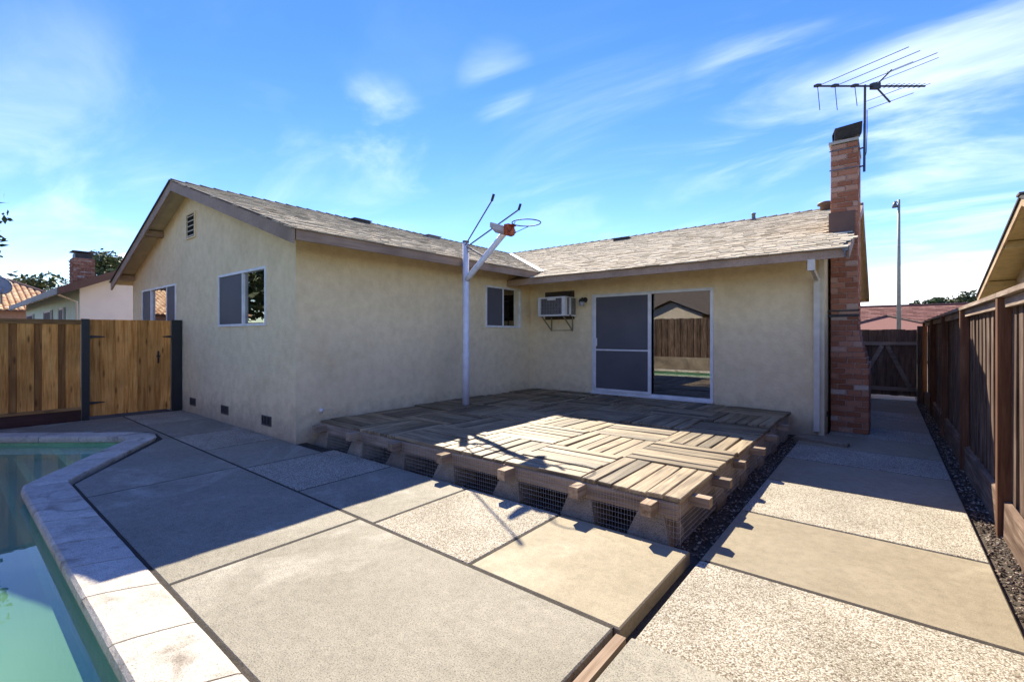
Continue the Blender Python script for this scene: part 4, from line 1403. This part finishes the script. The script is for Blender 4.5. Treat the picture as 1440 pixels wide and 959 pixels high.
# rear fence on a low planter wall (mirrored in the sliding door)
pw = MB()
o = MB().box(-14, 1.2, -3.85, -3.6, -.1, .55).build('planter_wall', 'wall_rear', None)
o['label'] = 'low rough concrete planter wall behind the far pool edge'
o['category'] = 'wall'
rr = empty('rear_fence', (-6, -4.2, 0), 'dark board fence above the planter wall behind the pool', 'fence')
x = -14.0
k = 0
while x < 1.0:
    fence_board(rr, x + .002, x + .16, -4.2 - (.022 if k % 2 else 0), -4.18 - (.022 if k % 2 else 0), .5, 2.36 + U(-.015, .015), 'redwood')
    x += .15
    k += 1
MB().box(-14, 1.1, -4.24, -4.225, 2.1, 2.2).build('rail', 'redwood_y', rr)

# ------------------------------------------------------------------ neighbouring houses


def tiles(b, origin, uvec, svec, nrm, U_, S_, du, ds, th, keep=None, barrel=False):
    """rows of roof tiles laid on a plane"""
    o0, uv, sv, nv = Vector(origin), Vector(uvec).normalized(), Vector(svec).normalized(), Vector(nrm).normalized()
    ni, nj = int(U_ / du), int(S_ / ds)
    for j in range(nj):
        for i in range(ni):
            u, s = (i + .5 * (j % 2 if not barrel else 0)) * du, j * ds
            if keep and not keep(u + du / 2, s):
                continue
            p = o0 + uv * u + sv * s
            if barrel:
                vs = []
                for a, h in ((0, 0), (.18, .75), (.5, 1), (.82, .75), (.96, 0)):
                    for q, lift in ((0, 1.0), (1.1, .25)):
                        vs.append(p + uv * (a * du) + sv * (q * ds) + nv * (h * th + lift * th * .4))
                b.add(vs, [(2 * k, 2 * k + 2, 2 * k + 3, 2 * k + 1) for k in range(4)] + [(0, 2, 4, 6, 8)])
            else:
                b.add([p + nv * th, p + uv * (du * .97) + nv * th, p + uv * (du * .97) + sv * (ds * 1.2), p + sv * (ds * 1.2), p, p + uv * (du * .97)],
                      [(0, 1, 2, 3), (4, 5, 1, 0)])


# left neighbour, white gable end and mint long wall
ln = empty('neighbour_house', (-24, 5, 0), 'white and pale mint bungalow with brown rake board behind the cedar fence', 'house', 'houses of the neighbours')
RL = .47
b = MB()
b.add([(-20, 2.87, -.1), (-20, 11.4, -.1), (-20, 11.4, 3.05), (-20, 7.1, 3.05 + RL * 4.25), (-20, 2.87, 3.05)], [(0, 1, 2, 3, 4)])
b.build('gable_wall', 'nbr_white', ln)
MB().add([(-20, 2.87, -.1), (-20, 2.87, 3.1), (-34, 2.87, 3.1), (-34, 2.87, -.1)], [(0, 1, 2, 3)]).build('wall', 'nbr_mint', ln)
MB().add([(-34, 2.87, -.1), (-34, 2.87, 3.1), (-34, 11.4, 3.1), (-34, 11.4, -.1)], [(0, 1, 2, 3)]).build('wall', 'nbr_mint', ln)
MB().add([(-20, 11.4, -.1), (-20, 11.4, 3.1), (-34, 11.4, 3.1), (-34, 11.4, -.1)], [(0, 1, 2, 3)]).build('wall', 'nbr_mint', ln)
rn = MB()
for sgn, y0, y1 in ((1, 2.35, 7.1), (-1, 11.9, 7.1)):
    z0, z1 = 3.0, 3.0 + RL * 4.75
    vs = [(-19.55, y0, z0), (-19.55, y1, z1), (-34.4, y1, z1), (-34.4, y0, z0)]
    rn.add(vs + [(x, y, z - .06) for x, y, z in vs], [(0, 1, 2, 3), (7, 6, 5, 4), (0, 4, 5, 1), (1, 5, 6, 2), (2, 6, 7, 3), (3, 7, 4, 0)])
rfn = rn.build('roof', 'felt', ln)
MB().box(-34.4, -19.56, 2.30, 2.345, 2.82, 3.02).build('fascia', 'greyfascia', ln)
b = MB()
for y0, y1 in ((2.30, 7.1), (11.95, 7.1)):
    z0, z1 = 2.98, 2.98 + RL * 4.8
    b.add([(x, y, z + d_) for x in (-19.55, -19.50) for y, z in ((y0, z0), (y1, z1)) for d_ in (.04, -.20)],
          [(0, 1, 3, 2), (6, 7, 5, 4), (0, 4, 5, 1), (2, 3, 7, 6), (0, 2, 6, 4), (1, 5, 7, 3)])
b.build('rake_board', 'brownfascia', ln)
b = MB()
b.tube([(-19.9, 2.36, 2.82), (-19.95, 2.80, 2.62), (-19.95, 2.80, 0)], .035, 6)
b.build('downspout', 'nbr_cream', ln)
for x0, x1 in ((-27.4, -25.6), (-33.2, -31.0), (-23.6, -22.8)):
    fr_ = MB().box(x0, x1, 2.82, 2.86, 1.4, 2.55).build('window', 'frame_w', ln)
    mid = (x0 + x1) / 2
    for a, c in ((x0 + .07, mid - .04), (mid + .04, x1 - .07)):
        MB().box(a, c, 2.812, 2.818, 1.47, 2.48).build('pane', 'screen', fr_)
    for a in (x0 - .28, x1 + .03):
        MB().box(a, a + .25, 2.83, 2.867, 1.4, 2.55).build('shutter', 'greyfascia', ln)
cbn = MB().box(-22.3, -21.6, 2.94, 3.5, 2.0, 4.22).build('chimney', 'mortar', ln)
for k in range(24):
    z = 2.9 + k * .055
    x, y = -21.595, 2.94
    for (a0, a1) in ((2.94, 3.12), (3.13, 3.31), (3.32, 3.5)) if k % 2 else ((2.94, 3.03), (3.04, 3.22), (3.23, 3.41), (3.42, 3.5)):
        MB().box(-21.61, -21.585 + U(-.004, .006), a0 + .005, a1 - .005, z, z + .045).build('brick', 'brick', cbn)
    for a in range(3):
        a0 = -22.3 + a * .235 + (.11 if k % 2 else 0)
        MB().box(a0, min(a0 + .22, -21.6), 2.925, 2.945, z, z + .045).build('brick', 'brick', cbn)
MB().box(-22.2, -21.7, 3.0, 3.45, 4.22, 4.40).build('spark_arrestor', 'dark_metal', cbn)
MB().box(-22.3, -21.6, 2.92, 3.52, 4.45, 4.47).box(-22.0, -21.9, 3.2, 3.25, 4.40, 4.45).build('chimney_lid', 'galv', cbn)

# barrel tile house beyond
th_ = empty('tile_roof_house', (-46, -1, 0), 'distant house with pale orange barrel tile roof beyond the mint bungalow', 'house')
MB().box(-52, -38, -8, 5, -.1, 3.0).build('wall', 'salmon', th_)
b = MB()
pts = [(-37.5, -9, 2.9), (-37.5, 6.5, 2.9), (-45, 3, 5.1), (-45, -6, 5.1)]
b.add(pts + [(-52.5, 6.5, 2.9), (-52.5, -9, 2.9)], [(0, 1, 2, 3), (1, 4, 2), (4, 5, 3, 2), (5, 0, 3)])
rt = b.build('roof', 'salmon', th_)
b = MB()
sv = Vector((-7.5, 0, 2.2)).normalized()
tiles(b, (-37.5, -9, 2.92), (0, 1, 0), sv, (2.2, 0, 7.5), 15.5, 7.75, .27, .36, .08, lambda u, s: s * .44 < u < 15.5 - s * .44, True)
b.build('barrel_tiles', 'terracotta', rt, kind='stuff')
MB().tube([(-45, -6, 5.18), (-45, 3, 5.18)], .14, 8).tube([(-37.5, 6.5, 2.98), (-45, 3, 5.18)], .12, 8).build('ridge_tile', 'brownfascia', rt)
MB().box(-37.99, -37.9, .4, 2.2, 1.4, 2.6).build('window', 'frame_w', th_)
dish = empty('satellite_dish', (-38.6, 2.2, 3.2), 'grey satellite dish at the left picture edge above the tile roof', 'satellite dish')
b = MB()
prof = [(0.02, 0.0), (.2, .015), (.4, .06), (.56, .125), (.57, .14), (.4, .075), (.2, .03), (.02, .015)]
nn = 20
vs, fs = [], []
for r_, z in prof:
    for k in range(nn):
        q = 2 * math.pi * k / nn
        vs.append((z, r_ * math.cos(q), r_ * math.sin(q)))
for i in range(len(prof) - 1):
    for k in range(nn):
        fs.append((i * nn + k, i * nn + (k + 1) % nn, (i + 1) * nn + (k + 1) % nn, (i + 1) * nn + k))
b.add(vs, fs)
o = b.build('reflector', 'dish', dish, True)
o.location = (0, -.05, 1.12)
o.rotation_euler = (0, -.35, .3)
MB().tube([(-38.65, 2.3, 3.1), (-38.65, 2.3, 4.3)], .05, 8).build('mount', 'galv', dish)
MB().tube([(-38.6, 2.3, 3.8), (-37.8, 2.3, 4.15)], .025, 6).build('feed_arm', 'galv', dish)

# right neighbour
rn_h = empty('neighbour_house', (6, 12, 0), 'yellow gabled house with bare rake board rising behind the right fence', 'house', 'houses of the neighbours')
GX, RX0 = 2.65, 2.12
YC, YEV, ZEV, SL = 13.35, 18.95, 2.66, .285
zr = lambda y: ZEV + SL * (YEV - y) if y > YC else ZEV + SL * (YEV - YC) - SL * (YC - y)
YF = 2 * YC - YEV
MB().add([(GX, YF + .5, -.1), (GX, YEV - .5, -.1), (GX, YEV - .5, zr(YEV - .5) - .05), (GX, YC, zr(YC) - .05), (GX, YF + .5, zr(YF + .5) - .05)], [(0, 1, 2, 3, 4)]).build('gable_wall', 'nbr_cream', rn_h)
MB().add([(GX, YEV - .5, -.1), (14, YEV - .5, -.1), (14, YEV - .5, 2.8), (GX, YEV - .5, 2.8)], [(0, 1, 2, 3)]).build('wall', 'nbr_cream', rn_h)
MB().add([(GX, YF + .5, -.1), (14, YF + .5, -.1), (14, YF + .5, 2.8), (GX, YF + .5, 2.8)], [(0, 1, 2, 3)]).build('wall', 'nbr_cream', rn_h)
b = MB()
for y0 in (YEV, YF):
    vs = [(RX0, y0, zr(y0)), (RX0, YC, zr(YC)), (14.3, YC, zr(YC)), (14.3, y0, zr(y0))]
    b.add(vs + [(x, y, z - .05) for x, y, z in vs], [(0, 1, 2, 3), (7, 6, 5, 4), (0, 4, 5, 1), (1, 5, 6, 2), (2, 6, 7, 3), (3, 7, 4, 0)])
b.build('roof', 'yellow_wood', rn_h)
b, b2 = MB(), MB()
for y0 in (YEV, YF):
    for bb, o0, o1, d0, d1 in ((b, RX0 - .04, RX0, .0, -.16), (b2, RX0 - .07, 14.35, .06, .004)):
        bb.add([(x, y, zr(y) + d_) for x in (o0, o1) for y in (y0, YC) for d_ in (d0, d1)],
               [(0, 1, 3, 2), (6, 7, 5, 4), (0, 4, 5, 1), (2, 3, 7, 6), (0, 2, 6, 4), (1, 5, 7, 3)])
b.build('rake_board', 'tan_wood', rn_h)
b2.build('shingles', 'felt', rn_h)
for k in range(14):
    MB().box(RX0 - .09 + k * .3, RX0 + .2 + k * .3, YC - .14, YC + .14, zr(YC) + .04, zr(YC) + .085 + (k % 2) * .006).build('ridge_cap', 'cap', rn_h)
for y in (17.6, 15.2, 11.5):
    MB().box(RX0 + .002, GX + .02, y - .06, y + .06, zr(y) - .21, zr(y) - .06).build('lookout', 'yellow_wood', rn_h)

# rear neighbour (mirrored in the sliding door)
rh = empty('neighbour_house', (-9, -13, 0), 'yellow house with grey brown roof behind the rear fence', 'house', 'houses of the neighbours')
MB().box(-14.5, 2, -20, -10, -.1, 2.9).build('wall', 'nbr_yellow', rh)
b = MB()
b.add([(-15.2, -9.4, 2.8), (2.6, -9.4, 2.8), (2.6, -15, 5.0), (-15.2, -15, 5.0), (2.6, -20.6, 2.8), (-15.2, -20.6, 2.8)], [(0, 1, 2, 3), (3, 2, 4, 5)])
b.add([(-11.5, -8.2, 2.7), (-9.5, -8.2, 3.55), (-7.5, -8.2, 2.7), (-11.5, -11, 2.7), (-9.5, -13, 3.55), (-7.5, -11, 2.7)], [(0, 1, 4, 3), (1, 2, 5, 4)])
b.build('roof', 'cap', rh)
MB().add([(-11.2, -8.5, 0), (-7.8, -8.5, 0), (-7.8, -8.5, 2.75), (-9.5, -8.5, 3.45), (-11.2, -8.5, 2.75)], [(0, 1, 2, 3, 4)]).build('gable_wall', 'nbr_cream', rh)

# far red roofed house
fh = empty('red_roof_house', (2, 45, 0), 'distant house with dusty red tile roof beyond the side gate', 'house')
MB().box(-7, 9, 41, 50, -.1, 2.3).build('wall', 'nbr_cream', fh)
b = MB()
b.add([(-8, 40, 2.0), (10, 40, 2.0), (6.5, 45.5, 3.75), (-4.5, 45.5, 3.75), (10, 51, 2.0), (-8, 51, 2.0)], [(0, 1, 2, 3), (1, 4, 2), (4, 5, 3, 2), (5, 0, 3)])
rt = b.build('roof', 'redtile', fh)
b = MB()
tiles(b, (-8, 39.98, 2.03), (1, 0, 0), (0, 5.5, 1.75), (0, -1.75, 5.5), 18, 5.7, .36, .36, .045, lambda u, s: s * .61 < u < 18 - s * .61)
b.build('flat_tiles', 'redtile', rt, kind='stuff')
MB().tube([(-4.5, 45.5, 3.8), (6.5, 45.5, 3.8)], .09, 6).tube([(-8, 40, 2.05), (-4.5, 45.5, 3.8)], .09, 6).build('ridge_tile', 'redtile', rt)
# porch hip on the near side
b = MB()
b.add([(-3.4, 37.6, 1.75), (.1, 40.5, 2.85), (3.6, 37.6, 1.75), (0.1, 44.5, 3.0)], [(0, 2, 1), (0, 1, 3), (1, 2, 3)])
pr_ = b.build('porch_roof', 'redtile', fh)
MB().tube([(-3.4, 37.6, 1.8), (.1, 40.5, 2.9), (3.6, 37.6, 1.8)], .07, 6).build('hip_tile', 'brownfascia', pr_)

# street light
sl = empty('street_light', (.6, 34, 0), 'tall thin street light pole behind the side gate', 'street light')
MB().tube([(.6, 34, -.1), (.6, 34, 5), (.6, 34, 9.2)], [.11, .09, .06], 10).build('pole', 'galvpole', sl, True)
MB().tube([(.6, 34, 9.05), (.40, 34, 9.12)], .04, 6).build('arm', 'galvpole', sl)
MB().lathe((.42, 34, 8.78), [(.04, .32), (.09, .2), (.13, .05), (.12, 0)], 10).build('lamp_head', 'galv', sl, True)

# ------------------------------------------------------------------ trees


def tree(label, x, y, h, cw, ch, n, mat='leaf', leaf=.35, seed=1, cz=None):
    rg = random.Random(seed)
    t_ = empty('tree', (x, y, 0), label, 'tree', 'trees beyond the fences')
    tr_ = MB()
    cz = cz if cz is not None else h - ch / 2
    tr_.tube([(x, y, -.1), (x + .1, y, cz * .5), (x, y + .05, cz)], [.028 * h, .02 * h, .01 * h], 8)
    cl_ = []
    for k in range(16):
        a, e_ = rg.uniform(0, 6.28), rg.uniform(-.6, 1.2)
        r_ = rg.uniform(.45, .95)
        c = Vector((x + math.cos(a) * math.cos(e_) * cw / 2 * r_, y + math.sin(a) * math.cos(e_) * cw / 2 * r_, cz + math.sin(e_) * ch / 2 * r_))
        cl_.append((c, rg.uniform(.16, .30) * cw))
        tr_.tube([(x, y, cz - ch * .25), Vector((x, y, cz - .1 * ch)).lerp(c, .6) , c], [.011 * h, .006 * h, .002 * h], 5)
    tr_.build('trunk', 'trunk', t_)
    b = MB()
    for k in range(n):
        c, r_ = cl_[rg.randrange(len(cl_))]
        d = Vector((rg.gauss(0, 1), rg.gauss(0, 1), rg.gauss(0, 1))).normalized() * r_ * (rg.random() ** .45)
        d.z *= .75
        p = c + d
        u = Vector((rg.gauss(0, 1), rg.gauss(0, 1), rg.gauss(0, .6))).normalized()
        v = u.cross(Vector((rg.gauss(0, 1), rg.gauss(0, 1), rg.gauss(0, 1)))).normalized()
        s_ = leaf * rg.uniform(.5, 1.1)
        b.add([p - u * s_, p + v * s_ * .45, p + u * s_, p - v * s_ * .45], [(0, 1, 2, 3)])
    b.build('crown', mat, t_)
    return t_


tree('bushy green tree rising behind the brick chimney of the mint bungalow', -38, 7.1, 6.5, 4.0, 3.4, 4500, 'leaf2', .17, 3)
tree('small dark tree behind the grey eave of the mint bungalow', -48, 4.6, 5.9, 3.6, 2.2, 900, 'leaf', .25, 5)
tree('leafy tree at the left picture edge above the cedar fence', -15.6, -.30, 5.0, 2.9, 2.6, 2600, 'leaf', .12, 8)
tree('broad green tree behind the cedar fence, mirrored in the gable window', -21.5, -3.6, 6.8, 6.4, 5.2, 2600, 'leaf', .26, 21)
tree('thin dark shrub top over the orange tile roof ridge', -49, 2.0, 6.5, 1.8, 1.6, 500, 'leaf', .22, 11)
tree('dark green tree behind the left half of the red tile roof', 3.4, 62, 5.4, 3.4, 2.8, 1500, 'leaf', .28, 12)
tree('olive tree behind the red tile roof, right of the street light', 6.1, 66, 5.7, 4.4, 3.0, 1700, 'leaf2', .3, 13)
tree('low tree behind the red tile roof near the right fence', 8.9, 64, 4.7, 2.6, 2.4, 900, 'leaf2', .28, 14)
